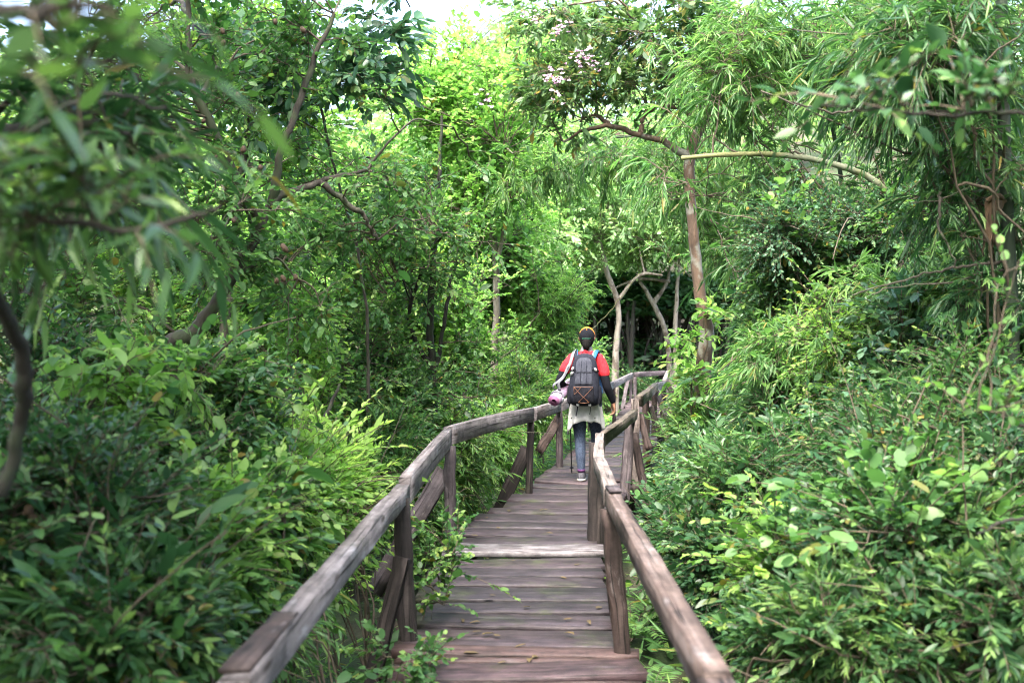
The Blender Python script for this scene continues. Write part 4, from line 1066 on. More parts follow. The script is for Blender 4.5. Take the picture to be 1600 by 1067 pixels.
def near_branches():
    # tree standing beside the camera whose leafy boughs hang into the view
    def NB(lab, base, trunk, tr, ells, n, sty, mat, sc, nm='overhanging_tree', **k):
        return plant(nm, lab, 'tree', base, ells, n, sty, mat, trunk=trunk, tr=tr, limbs=3, r=.008, wob=.003, bark='bark_dark', sc=sc, fine=True, keep=None, br=.003, **k)
    NB('near tree leaning in with a dark blurred stem and large drooping lance leaves', np.array([-1.75, 2.0, float(ground_z(-1.75, 2.0))]),
       [[(-60, 900, 2.1), (2, 770, 2.1), (30, 670, 2.1), (38, 600, 2.05), (20, 520, 1.95), (-40, 400, 1.6)], [(-60, 330, 1.7), (90, 345, 1.65), (210, 360, 1.6), (310, 335, 1.6), (345, 318, 1.6)], [(-30, 350, 1.7), (60, 200, 1.8), (160, 150, 1.9), (260, 170, 2.0)]],
       [(.019, .014), (.007, .003), (.007, .003)],
       [(110, 320, 1.65, 110, 40, .12), (30, 290, 1.6, 90, 110, .2), (200, 350, 1.6, 80, 30, .1), (40, 380, 1.7, 80, 30, .12)], 13, 'large', 'leaf_near', .50, a=50, w=.22, k='lance', dr=.45, nt=4, m=7)
    plant('overhanging_tree', 'leafy tree added out of view to shade the thicket beside the camera', 'tree', np.array([-3.2, 1.6, float(ground_z(-3.2, 1.6))]),  # crown added above the frame to darken the near leaves
          [(-900, -1050, 2.2, 900, 330, 1.6), (-300, -800, 3.0, 500, 250, 1.2), (-250, -120, 4.2, 260, 150, .8)], 230, 'broad', 'leaf_dark',
          trunk=[[(-1900, 500, 1.8), (-1700, -300, 1.9), (-1200, -900, 2.1)]], tr=[(.09, .03)], r=.04, limbs=10, bark='bark_dark', sc=1.3, fine=False, keep=None)
    NB('near bough of long glossy leaves with bright tips over the leaning tree', np.array([-1.9, 3.0, float(ground_z(-1.9, 3.0))]),
       [[(-120, 500, 2.7), (-60, 250, 2.5), (60, 200, 2.3), (140, 195, 2.3), (200, 210, 2.3)], [(-50, 230, 2.5), (60, 120, 2.4), (180, 90, 2.4)]], [(.03, .006), (.012, .004)],
       [(140, 215, 2.3, 100, 50, .2), (80, 120, 2.4, 110, 70, .25), (60, 250, 2.4, 110, 60, .25), (150, 290, 2.4, 90, 50, .2)], 28, 'large', 'leaf_dark', .85, k='lance', w=.16, a=42, nt=4, m=7, yg=.3)
    NB('near dark bough with very broad brownish leaves at the top corner', np.array([-1.0, .75, float(ground_z(-1.0, .75))]),
       [[(-420, 500, 1.0), (-200, 150, .98), (-60, 30, .95), (60, 20, .95), (170, 10, .95)]], [(.02, .004)],
       [(60, 60, .95, 100, 60, .08), (120, 20, .95, 80, 30, .08), (10, 140, .95, 60, 60, .08)], 6, 'large', 'leaf_near', .36, nt=3, m=4, w=.40)
    NB('near sprig of blurred olive leaves crossing in front of the thick culm', np.array([1.6, 2.2, float(ground_z(1.6, 2.2))]),
       [[(1900, 700, 2.4), (1760, 300, 2.4), (1640, 190, 2.4), (1540, 178, 2.4), (1400, 175, 2.4), (1290, 165, 2.4)]], [(.009, .003)],
       [(1450, 160, 2.4, 120, 16, .08), (1340, 155, 2.4, 60, 16, .06), (1560, 165, 2.4, 60, 20, .08)], 10, 'broad', 'leaf_dark', .55, nt=4, m=6)
    NB('near shrub with a few bright yellow-green leaves at the edge of the bank', np.array([1.7, 2.9, float(ground_z(1.7, 2.9))]),
       [[(1660, 900, 2.9), (1620, 700, 2.9), (1590, 660, 2.9)], [(1640, 800, 2.9), (1570, 815, 2.85), (1530, 835, 2.8)]], [(.014, .006), (.007, .003)],
       [(1580, 660, 2.9, 50, 40, .12), (1500, 660, 2.9, 60, 30, .1), (1540, 830, 2.8, 36, 20, .08), (1585, 420, 2.9, 20, 40, .08)], 7, 'round', 'leaf_near_bright', .5, nt=3, m=5, nm='overhanging_shrub')


def overhead():
    pass


def stuff():
    # ground cover: countless low leaves either side of the walk
    def cover(name, lab, n, xr, yr, L, mat, kind='ovate', h=.35, w=.5):
        x = rng.uniform(*xr, n); y = yr[0] + (yr[1] - yr[0]) * rng.uniform(0, 1, n) ** 1.3
        d = np.abs(x - path_x(y)); ok = (d > .68) | (y > 25.8); x, y = x[ok], y[ok]
        hh = h * (.6 + .5 * np.sin(x * 2.1 + y) * np.sin(y * 1.3))
        z = ground_z(x, y) + rng.uniform(.02, 1, len(x)) * np.maximum(hh, .08)
        a = rng.uniform(0, 6.28, len(x))
        dd = np.stack([np.cos(a), np.sin(a), rng.uniform(-.5, .6, len(x))], 1)
        g = Geo(); l = L * rng.lognormal(0, .3, len(x)) * (1 + y / 22)
        add_leaves(g, np.stack([x, y, z], 1), dd, np.tile([0, 0, 1.], (len(x), 1)) + rng.normal(0, .4, (len(x), 3)), l, l * w, kind, False, (rng.uniform(0, 1, len(x)) < .12) * .8, 0)
        o = link(name, g.mesh(name), M[mat]); o['kind'] = 'stuff'; tag(o, lab, 'undergrowth')
    cover('undergrowth', 'low leafy ground cover carpeting the forest floor beside the walk', 26000, (-9, 7), (1.5, 26), .065, 'leaf_mid')
    cover('undergrowth', 'fine grassy blades mixed through the forest floor', 26000, (-8, 8), (2, 26), .13, 'leaf_bamboo', 'lance', .5, .08)
    # unseen leaf mass round the camera, added overhead to shade the near plants
    g = Geo(); m = 84000
    x = rng.uniform(-10, 11, m); y = rng.uniform(-9, 8.5, m)
    ok = (np.abs(x - path_x(y)) > 1.25 + .25 * np.sin(y * 2) + .12 * np.maximum(y, 0)) | (y < -2.5)
    x, y = x[ok], y[ok]; m = len(x)
    lump = np.sin(x * 1.7 + 1) * np.sin(y * 1.5) + .5 * np.sin(x * 3.1 + y * 2.7)
    keep_ = lump > -.85; x, y, lump = x[keep_], y[keep_], lump[keep_]; m = len(x)
    z = 3.5 + .42 * np.maximum(y, 0) + rng.uniform(0, 2.6, m) + .5 * lump + .25 * np.maximum(x - 2, 0)
    a = rng.uniform(0, 6.28, m); d = np.stack([np.cos(a), np.sin(a), rng.uniform(-.6, .2, m)], 1)
    l = .17 * rng.lognormal(0, .25, m)
    add_leaves(g, np.stack([x, y, z], 1), d, np.tile([0, 0, 1.], (m, 1)) + rng.normal(0, .4, (m, 3)), l, l * .5, 'ovate', False, np.zeros(m), 0)
    o = link('unseen_shade_canopy', g.mesh('unseen_shade_canopy'), M['leaf_mid']); o['kind'] = 'stuff'; tag(o, 'unseen leafy roof added overhead to shade both sides of the walk', 'canopy')
    # the wood on the slope behind, one mass
    g = Geo(); w = Geo()
    n = 75
    xs = rng.uniform(-48, 48, n); ys = 36 + 52 * rng.uniform(0, 1, n) ** .9
    for x, y in zip(xs, ys):
        gz = float(ground_z(x, y)); hgt = rng.uniform(6, 10); px = x * F / y
        if -330 < px < -60 and y > 52 and rng.uniform() < .75:
            continue
        r = rng.uniform(2.2, 3.8)
        m = 460
        u = unit(rng.normal(size=(m, 3))) * rng.uniform(.45, 1, (m, 1)) ** .5
        lump = 1 + .28 * np.sin(u[:, :1] * 5 + x) * np.cos(u[:, 2:] * 6 + y)
        p = np.array([x, y, gz + hgt * .62]) + u * lump * np.array([r, r, hgt * .45])
        a = rng.uniform(0, 6.28, m); d = np.stack([np.cos(a), np.sin(a), rng.uniform(-.4, .5, m)], 1)
        l = rng.uniform(.35, .75, m)
        add_leaves(g, p, d, np.tile([0, 0, 1.], (m, 1)) + rng.normal(0, .5, (m, 3)), l, l * .55, 'ovate', False, (rng.uniform(0, 1, m) < .2) * .7, 0)
        q = smooth_path([(x, y, gz - .3), (x + .2, y, gz + hgt * .4), (x, y, gz + hgt * .8)], 8, .05); v, f = tubes(q[None], np.linspace(.2, .06, 8)[None], 6); w.add(v, f)
    o = link('far_wood', g.mesh('far_wood'), M['leaf_hazed']); o['kind'] = 'stuff'; tag(o, 'pale green wooded slope closing the view far behind the walk', 'woods')
    # the shaded thicket at the end of the walk
    g = Geo(); w = Geo()
    for k in range(95):
        y = rng.uniform(28.5, 33); px = rng.uniform(860, 1180); x = (px - CX) * y / F; gz = float(ground_z(x, y))
        q = smooth_path([(x, y, gz - .2), (x + rng.normal(0, .15), y, gz + 1.6), (x + rng.normal(0, .4), y, gz + 3.3)], 9, .02); v, f = tubes(q[None], np.linspace(.05, .03, 9)[None] * rng.uniform(.6, 1.8), 6); w.add(v, f)
    m = 20000
    y = rng.uniform(28.5, 33, m); px = rng.uniform(860, 1200, m); x = (px - CX) * y / F; gz = ground_z(x, y)
    z = np.where(rng.uniform(0, 1, m) < .8, rng.uniform(2.3, 3.5, m), gz + rng.uniform(.1, 2.2, m))
    a = rng.uniform(0, 6.28, m); d = np.stack([np.cos(a), np.sin(a), rng.uniform(-.7, .3, m)], 1); l = rng.uniform(.18, .42, m)
    add_leaves(g, np.stack([x, y, z], 1), d, np.tile([0, 0, 1.], (m, 1)) + rng.normal(0, .5, (m, 3)), l, l * .32, 'lance', False, np.zeros(m), 0)
    off = g.n; 
    for v, (f, mi) in zip(w.v, w.g):
        pass
    g.v += w.v; g.y += w.y
    for f, mi in w.g:
        g.g.append((f + off, 1))
    g.n += w.n
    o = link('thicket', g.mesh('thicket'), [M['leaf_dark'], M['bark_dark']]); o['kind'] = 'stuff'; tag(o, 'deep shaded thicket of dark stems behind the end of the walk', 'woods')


shrub_rows()
near_branches()
stuff()
# ------------------------------------------------------------------ the hiker
HX, HY, HROT = .775, 10.78, R(-9)


def seat(o):
    o.location = (HX, HY, 0.0); o.rotation_euler = (0, 0, HROT); return o


def plink(name, me, mats, parent):
    o = bpy.data.objects.new(name, me); COL.objects.link(o); o.parent = parent
    for m in (mats if isinstance(mats, (list, tuple)) else [mats]):
        me.materials.append(m)
    return o


def loft(centers, rx, ry, S=20, power=2.0, axis=None, up=None, caps=True):
    """rings about centres; rx, ry half sizes; power > 2 squares the section. Rings are level unless axis is given"""
    c = np.asarray(centers, float); K = len(c)
    rx = np.broadcast_to(np.asarray(rx, float), (K,)); ry = np.broadcast_to(np.asarray(ry, float), (K,))
    a = np.arange(S) * 2 * math.pi / S
    ca, sa = np.cos(a), np.sin(a)
    ex = np.sign(ca) * np.abs(ca) ** (2 / power); ey = np.sign(sa) * np.abs(sa) ** (2 / power)
    if axis == 'follow':
        T = unit(np.gradient(c, axis=0)); A = unit(np.cross(np.array(up if up is not None else [0, 1., 0]), T)); B = np.cross(T, A)
    else:
        A = np.tile([1., 0, 0], (K, 1)); B = np.tile([0, 1., 0], (K, 1))
    v = c[:, None] + A[:, None] * (ex[None, :, None] * rx[:, None, None]) + B[:, None] * (ey[None, :, None] * ry[:, None, None])
    i = np.arange(K * S).reshape(K, S)
    f = np.stack([i[:-1], np.roll(i[:-1], -1, 1), np.roll(i[1:], -1, 1), i[1:]], -1).reshape(-1, 4)
    V = v.reshape(-1, 3); fs = [f]
    if caps:
        fs.append(np.array([i[0][::-1], i[-1]]))
    return V, fs


class Soft:
    """closed lofts joined into one continuous surface by voxel remeshing"""
    def __init__(s):
        s.v, s.g, s.n = [], [], 0

    def add(s, b):
        for f in b[1]:
            s.g.append((np.asarray(f) + s.n, 0))
        s.v.append(b[0]); s.n += len(b[0]); return s

    def limb(s, pts, rad, S=14, n=14):
        p = smooth_path(pts, n); r = np.interp(np.linspace(0, 1, n), np.linspace(0, 1, len(rad)), rad)
        d0 = unit(p[0] - p[1]); d1 = unit(p[-1] - p[-2])
        p = np.vstack([p[0] + d0 * r[0] * .8, p[0] + d0 * r[0] * .45, p, p[-1] + d1 * r[-1] * .45, p[-1] + d1 * r[-1] * .8])
        r = np.concatenate([[r[0] * .35, r[0] * .85], r, [r[-1] * .85, r[-1] * .35]])
        v, f = tubes(p[None], r[None], S)
        i = np.arange(len(p) * S).reshape(-1, S)
        return s.add((v, [f, np.array([i[0][::-1], i[-1]])]))

    def ball(s, c, r):
        t = np.linspace(-1.45, 1.45, 12)
        return s.add(loft([(c[0], c[1], c[2] + r[2] * math.sin(a)) for a in t], np.cos(t) * r[0], np.cos(t) * r[1], 18))

    def raw(s, name):
        return np_mesh(name, np.concatenate(s.v), s.g)

    def remesh(s, name, vox=.008, smooth=4):
        me = s.raw(name); o = bpy.data.objects.new('tmp', me); COL.objects.link(o)
        m = o.modifiers.new('r', 'REMESH'); m.mode = 'VOXEL'; m.voxel_size = vox
        m = o.modifiers.new('s', 'SMOOTH'); m.iterations = smooth; m.factor = .5
        dg = bpy.context.evaluated_depsgraph_get()
        out = bpy.data.meshes.new_from_object(o.evaluated_get(dg)); out.name = name
        bpy.data.objects.remove(o); bpy.data.meshes.remove(me)
        out.polygons.foreach_set('use_smooth', np.ones(len(out.polygons), bool))
        return out


def strip(pts, w, th, up=(0, -1, 0), n=24):
    """flat webbing strap along a path; up is the way its face looks"""
    p = smooth_path(pts, n)
    T = unit(np.gradient(p, axis=0)); Uv = np.tile(np.asarray(up, float), (n, 1)); Sx = unit(np.cross(T, Uv)); N = np.cross(Sx, T)
    v = np.stack([p + Sx * w / 2, p + Sx * w / 2 + N * th, p - Sx * w / 2 + N * th, p - Sx * w / 2], 1).reshape(-1, 3)
    i = np.arange(n * 4).reshape(n, 4)
    f = np.stack([i[:-1], np.roll(i[:-1], -1, 1), np.roll(i[1:], -1, 1), i[1:]], -1).reshape(-1, 4)
    return v, [f, np.array([i[0][::-1], i[-1]])]


def meshof(name, *bs, smooth=True):
    s = Soft()
    for b in bs:
        s.add(b)
    me = s.raw(name)
    if smooth:
        me.polygons.foreach_set('use_smooth', np.ones(len(me.polygons), bool))
    return me


def tube1(pts, r, S=8, n=20):
    p = smooth_path(pts, n); v, f = tubes(p[None], np.broadcast_to(np.asarray(r, float), (1, n)), S)
    i = np.arange(n * S).reshape(n, S)
    return v, [f, np.array([i[0][::-1], i[-1]])]


def heather(name, a, b, scale=90):
    nt = NT(name); tc = nt.n('ShaderNodeTexCoord'); no = nt.n('ShaderNodeTexNoise', Scale=scale, Detail=4, Roughness=.8)
    mp = nt.n('ShaderNodeMapping'); mp.inputs['Scale'].default_value = (1, 1, .35)
    nt.l(tc.outputs['Object'], mp.inputs[0]); nt.l(mp.outputs[0], no.inputs['Vector'])
    pr = nt.n('ShaderNodeBsdfPrincipled', Roughness=.9); pr.inputs['Specular IOR Level'].default_value = .15; nt.l(ramp(nt, no.outputs['Fac'], [(.38, a), (.62, b)]), pr.inputs['Base Color'])
    n2 = nt.n('ShaderNodeTexNoise', Scale=14, Detail=3); nt.l(tc.outputs['Object'], n2.inputs['Vector'])
    bp = nt.n('ShaderNodeBump', Strength=.5, Distance=.02); nt.l(n2.outputs['Fac'], bp.inputs['Height']); nt.l(bp.outputs[0], pr.inputs['Normal'])
    nt.l(pr.outputs[0], nt.out.inputs[0]); return nt.m


K = dict(
    skin=plain('skin', (0.2736, 0.1444, 0.0912), .5, .4, .12, 30), red=heather('red_jersey', (0.4712, 0.0167, 0.0266), (0.5928, 0.0342, 0.0456), 40), black=heather('black_knit', (0.0030, 0.0038, 0.0061), (0.0076, 0.0084, 0.0129), 60),
    legging=heather('heather_legging', (0.0254, 0.0363, 0.0640), (0.0859, 0.1152, 0.1764), 110), jacket=heather('pale_grey_jersey', (0.4408, 0.4484, 0.4484), (0.5016, 0.5092, 0.5016), 60), navy=heather('pack_nylon', (0.0099, 0.0114, 0.0190), (0.0182, 0.0205, 0.0304), 50),
    panel=heather('grey_pack_nylon', (0.0304, 0.0334, 0.0471), (0.0502, 0.0547, 0.0714), 35), blackn=heather('black_pack_nylon', (0.0076, 0.0084, 0.0122), (0.0152, 0.0160, 0.0228), 40), orange=plain('orange_cord', (0.1824, 0.0836, 0.0456), .6), cap_o=plain('orange_cap_cloth', (.56, .17, .014), .7, .3, .1, 60),
    silver=plain('grey_buckle', (0.3952, 0.4028, 0.4104), .35, .5), blue=plain('blue_webbing', (0.0152, 0.0912, 0.2128), .6, .3, .3, 50), yellow=plain('yellow_piping', (0.5320, 0.5472, 0.0760), .6), mat_p=plain('pink_foam', (0.3192, 0.1216, 0.2432), .75, .2, .15, 120), mat_l=plain('lilac_foam', (0.3800, 0.2736, 0.3952), .75, .2, .12, 90),
    sling=heather('grey_net', (0.1140, 0.1216, 0.1444), (0.2280, 0.2356, 0.2660), 160), metal=plain('dark_pole_metal', (0.0091, 0.0091, 0.0106), .35, .5), scarf=heather('speckled_scarf', (0.0152, 0.0152, 0.0228), (0.3040, 0.3040, 0.3192), 150), hair=plain('black_hair', (0.0046, 0.0038, 0.0038), .85, .15, .4, 80),
    shoe=heather('grey_shoe_mesh', (0.0380, 0.0380, 0.0456), (0.0988, 0.0988, 0.1140), 90), purple=plain('purple_collar', (0.0836, 0.0266, 0.0988), .7, .3, .2), sole=plain('pale_sole', (0.3800, 0.3800, 0.3648), .7), green=plain('green_strap', (0.0076, 0.0684, 0.0380), .6), eye=plain('dark_eye', (0.0076, 0.0061, 0.0046), .2))


def build_hiker():
    t = seat(thing('person', 'hiker seen from behind walking away in red shirt, black sleeves and black and orange cap', 'person'))
    hd = np.array([.035, .02, 1.535])
    sl, el, wl = np.array([-.142, 0, 1.315]), np.array([-.262, -.03, 1.06]), np.array([-.20, .20, .985])
    sr, er, wr = np.array([.188, 0, 1.315]), np.array([.250, -.035, 1.03]), np.array([.318, .03, .845])
    hl, kl, al = np.array([-.055, .0, .86]), np.array([-.042, .03, .45]), np.array([-.020, -.035, .085])
    hr, kr, ar = np.array([.105, .0, .86]), np.array([.125, .17, .47]), np.array([.125, .30, .10])
    tor = [((.02, 0, .80), .135, .105), ((.02, 0, .90), .150, .115), ((.02, .01, 1.0), .128, .098), ((.02, .01, 1.1), .128, .095), ((.025, .005, 1.2), .145, .105), ((.025, 0, 1.28), .152, .100), ((.025, 0, 1.335), .135, .080), ((.03, 0, 1.375), .085, .065), ((.032, .005, 1.40), .058, .055)]

    def torso(k=0.0, z0=0.0):
        tt = [q for q in tor if q[0][2] >= z0]
        return loft([q[0] for q in tt], [q[1] + k for q in tt], [q[2] + k for q in tt], 24, 2.3)
    b = Soft()
    b.add(torso())
    b.limb([(.032, .005, 1.37), (.034, .012, 1.44), (.035, .018, 1.49)], [.054, .050, .052])
    b.ball(hd, (.074, .094, .108)); b.ball(hd + np.array([0, .03, -.062]), (.052, .062, .052))
    b.limb([hd + np.array([0, .088, .012]), hd + np.array([0, .108, -.018])], [.009, .014], n=6)          # nose
    b.limb([hd + np.array([-.028, .088, -.050]), hd + np.array([0, .097, -.051]), hd + np.array([.028, .088, -.050])], [.004, .008, .004], n=8)   # lips
    for s in (-1, 1):
        b.limb([hd + np.array([.074 * s, -.004, .018]), hd + np.array([.080 * s, -.012, -.005]), hd + np.array([.073 * s, .0, -.028])], [.011, .013, .009], n=8)
    for (a, e, w) in ((sl, el, wl), (sr, er, wr)):
        b.limb([a + np.array([0.0, 0, 0]), (a + e) / 2, e, (e + w) / 2, w], [.046, .043, .039, .036, .027], n=18)
    for (h, k, a) in ((hl, kl, al), (hr, kr, ar)):
        b.limb([h, (h + k) / 2 + np.array([0, .01, 0]), k, (k + a) / 2 + np.array([0, -.022, .03]), a], [.090, .076, .054, .050, .034], n=20)
    for a, pitch in ((al, -.02), (ar, .02)):
        b.limb([a + np.array([0, -.03, -.045]), a + np.array([0, .06, -.05 + pitch]), a + np.array([0, .15, -.06 + pitch])], [.034, .036, .026], n=8)
    # relaxed hand hanging at the outer side
    d = unit(np.array([.10, .22, -1.0])); pn = unit(np.array([-1.0, -.35, -.1])); fx = unit(np.cross(d, pn))   # fx runs across the knuckles
    for u in (-.024, -.008, .008, .023):
        b.limb([wr, wr + d * .045 + fx * u * .8, wr + d * .082 + fx * u], [.022, .0145, .0115], n=8)
    for u, ln in zip((-.027, -.009, .009, .026), (.058, .072, .078, .070)):
        r0 = wr + d * .080 + fx * u
        b.limb([r0, r0 + d * ln * .40 + pn * .006, r0 + d * ln * .72 + pn * .026, r0 + d * ln * .80 + pn * .046], [.0098, .0092, .0082, .0068], n=10, S=10)
    r0 = wr + d * .028 + fx * .026
    b.limb([r0, r0 + d * .026 + fx * .022 + pn * .008, r0 + d * .056 + fx * .026 + pn * .020], [.0145, .0110, .0085], n=8, S=10)
    # hand closed round the walking pole
    g0 = np.array([-.185, .285, .955]); pd = unit(np.array([.0, .30, -.97]))      # grip centre, pole direction
    b.limb([wl, (wl + g0) / 2 + np.array([-.012, -.0, .006]), g0 + np.array([-.022, -.02, .0])], [.024, .029, .026], n=8)
    q1 = unit(np.cross(pd, [0, 1., .3])); q2 = np.cross(pd, q1)
    for kf, (o, r) in enumerate(zip((-.030, -.010, .010, .029), (.030, .032, .031, .028))):
        arc = [g0 + pd * o + (q1 * math.cos(a) + q2 * math.sin(a)) * r for a in np.linspace(2.6, 6.9, 9)]
        b.limb(arc, [.0105, .0100, .0095, .0080], n=14, S=10)
    b.limb([g0 - pd * .030 + q1 * -.030, g0 - pd * .045 + q2 * .026, g0 - pd * .030 + q1 * .026], [.014, .011, .009], n=10, S=10)
    plink('body', b.remesh('body', .0055, 3), K['skin'], t)
    for s in (-1, 1):
        e = Soft(); e.ball(hd + np.array([.030 * s, .079, .012]), (.012, .010, .010)); plink('eye', meshof('eye', (e.v[0], [f for f, _ in e.g])), K['eye'], t)
    # shirt with short sleeves
    c = Soft(); c.add(torso(.010, .85))
    c.limb([sl + np.array([.03, 0, .0]), sl * .68 + el * .32, sl * .50 + el * .50 + np.array([-.005, 0, 0])], [.066, .062, .060], n=10)
    c.limb([sr + np.array([-.03, 0, .0]), sr * .68 + er * .32, sr * .42 + er * .58 + np.array([.004, 0, 0])], [.066, .063, .060], n=10)
    plink('shirt', c.remesh('shirt', .008, 4), K['red'], t)
    for (a, e, w) in ((sl, el, wl), (sr, er, wr)):
        m = Soft().limb([a * .75 + e * .25, (a + e) / 2, e, (e + w) / 2, w + (e - w) * .04], [.054, .052, .046, .042, .031], n=18)
        plink('sleeve', m.remesh('sleeve', .006, 3), K['black'], t)
    m = Soft(); m.add(loft([(.02, 0, .78), (.02, 0, .84), (.02, 0, .92), (.02, 0, .97)], [.12, .155, .16, .145], [.09, .115, .122, .11], 24, 2.3))
    for (h, k, a) in ((hl, kl, al), (hr, kr, ar)):
        m.limb([h, (h + k) / 2 + np.array([0, .01, 0]), k, (k + a) / 2 + np.array([0, -.022, .03]), a], [.096, .082, .060, .056, .039], n=20)
    plink('leggings', m.remesh('leggings', .007, 3), K['legging'], t)
    # jacket tied round the waist, open in front, hem lower at the sides
    na, nz = 44, 14
    A = np.linspace(-math.pi * 1.30, math.pi * .30, na); V = []
    for side in (0, 1):
        for j in range(nz):
            q = j / (nz - 1)
            for a in A:
                back = max(0, -math.sin(a)); sidew = abs(math.cos(a))
                z1 = .645 - .15 * sidew ** 3 + (.05 if math.cos(a) > .5 else 0) * sidew; z = .985 * (1 - q) + z1 * q
                fl = .150 + .050 * q + .014 * q * math.sin(a * 9 + 1.5) - .006 * math.sin(a * 4 + 6 * q)
                fl -= side * .008
                V.append((.022 + math.cos(a) * fl * 1.0, math.sin(a) * fl * .86, z + .008 * math.sin(a * 7)))
    V = np.array(V); i = np.arange(2 * nz * na).reshape(2, nz, na)
    f = [np.stack([i[0, :-1, :-1], i[0, :-1, 1:], i[0, 1:, 1:], i[0, 1:, :-1]], -1).reshape(-1, 4), np.stack([i[1, :-1, :-1], i[1, 1:, :-1], i[1, 1:, 1:], i[1, :-1, 1:]], -1).reshape(-1, 4),
         np.stack([i[0, -1, :-1], i[0, -1, 1:], i[1, -1, 1:], i[1, -1, :-1]], -1), np.stack([i[0, :-1, 0], i[0, 1:, 0], i[1, 1:, 0], i[1, :-1, 0]], -1), np.stack([i[0, :-1, -1], i[1, :-1, -1], i[1, 1:, -1], i[0, 1:, -1]], -1)]
    j = plink('waist_jacket', meshof('waist_jacket', (V, f)), K['jacket'], t)
    k2 = Soft().limb([(-.15, .05, .965), (-.03, .155, .965), (.07, .155, .965), (.19, .05, .965)], [.022, .028, .028, .022])
    plink('knotted_sleeves', k2.remesh('knotted_sleeves', .008, 3), K['jacket'], j)
    for px in (-.115, .135):
        plink('snap', meshof('snap', loft([(px, -.163, .685), (px, -.172, .685)], [.008, .008], [.008, .008], 10, 2, 'follow', (0, 0, 1.))), K['metal'], j)
    # scarf, hair, cap
    m = Soft().add(loft([(.031, 0, 1.375), (.032, .004, 1.395), (.034, .008, 1.425), (.034, .012, 1.445)], [.072, .070, .062, .058], [.070, .068, .062, .058], 22))
    plink('neck_scarf', m.remesh('neck_scarf', .006, 2), K['scarf'], t)
    m = Soft(); m.ball(hd + np.array([0, -.018, -.012]), (.0785, .086, .092)); m.limb([hd + np.array([0, -.075, -.045]), hd + np.array([0, -.092, -.085]), hd + np.array([0, -.082, -.13])], [.050, .040, .022], n=10)
    plink('hair', m.remesh('hair', .006, 2), K['hair'], t)

    def dome(c, r, t0, t1, y0=None, tilt=0):
        tt = np.linspace(t0, t1, 12)
        v, fs = loft([(c[0], c[1] + tilt * math.sin(a), c[2] + r[2] * math.sin(a)) for a in tt], np.cos(tt) * r[0], np.cos(tt) * r[1], 28)
        return v, fs
    cc = hd + np.array([0, .0, .015])
    cp = plink('cap', meshof('cap', dome(cc, (.086, .106, .098), -.55, 1.5)), K['black'], t)
    v, fs = dome(cc + np.array([0, .026, .006]), (.0872, .098, .103), -.1, 1.5)
    v = v.copy(); lim = v[:, 1] < cc[1] - .012; v[lim, 1] = cc[1] - .012 + (v[lim, 1] - cc[1] + .012) * .12
    plink('front_panel', meshof('front_panel', (v, fs)), K['cap_o'], cp)
    pk = loft([(cc[0], cc[1] + .085, cc[2] + .02), (cc[0], cc[1] + .13, cc[2] + .012), (cc[0], cc[1] + .17, cc[2] - .002), (cc[0], cc[1] + .185, cc[2] - .008)], [.078, .078, .06, .03], [.004, .005, .005, .004], 16, 2, 'follow', (0, 0, 1.))
    plink('peak', meshof('peak', pk), K['cap_o'], cp)
    plink('button', meshof('button', loft([(cc[0] + .002, cc[1] - .062, cc[2] + .075), (cc[0] + .002, cc[1] - .072, cc[2] + .080)], [.0075, .006], [.0075, .006], 10, 2, 'follow', (0, 0, 1.))), K['cap_o'], cp)
    arc = [(cc[0] + .087 * math.sin(a), cc[1] - .107 * math.cos(a) * .98, cc[2] - .020) for a in np.linspace(-.55, .55, 9)]
    plink('back_strap', meshof('back_strap', strip(arc, .011, .003, (0, -1, 0))), K['green'], cp)
    plink('buckle', meshof('buckle', loft([(cc[0], cc[1] - .093, cc[2] - .050), (cc[0], cc[1] - .105, cc[2] - .050)], [.011, .009], [.013, .011], 12, 2.5, 'follow', (0, 0, 1.))), K['silver'], cp)
    # shoes
    for a, pitch in ((al, 0.0), (ar, .0)):
        z0 = 0.0
        x = a[0]; y = a[1]
        up = Soft().add(loft([(x, y + .05, .020), (x, y + .045, .045), (x, y + .03, .075), (x, y + .005, .10), (x, y - .005, .118)], [.045, .047, .044, .040, .040], [.135, .130, .095, .056, .052], 24, 2.4))
        sh = plink('shoe', up.remesh('shoe', .006, 3), K['shoe'], t)
        plink('collar', meshof('collar', loft([(x, y - .004, .098), (x, y - .006, .118), (x, y - .006, .126)], [.0435, .0445, .041], [.056, .056, .052], 20)), K['purple'], sh)
        plink('sole', meshof('sole', loft([(x, y + .05, .002), (x, y + .05, .012), (x, y + .05, .026)], [.046, .050, .047], [.136, .142, .137], 28, 2.5)), K['sole'], sh)
    return dict(g0=g0, pd=pd)


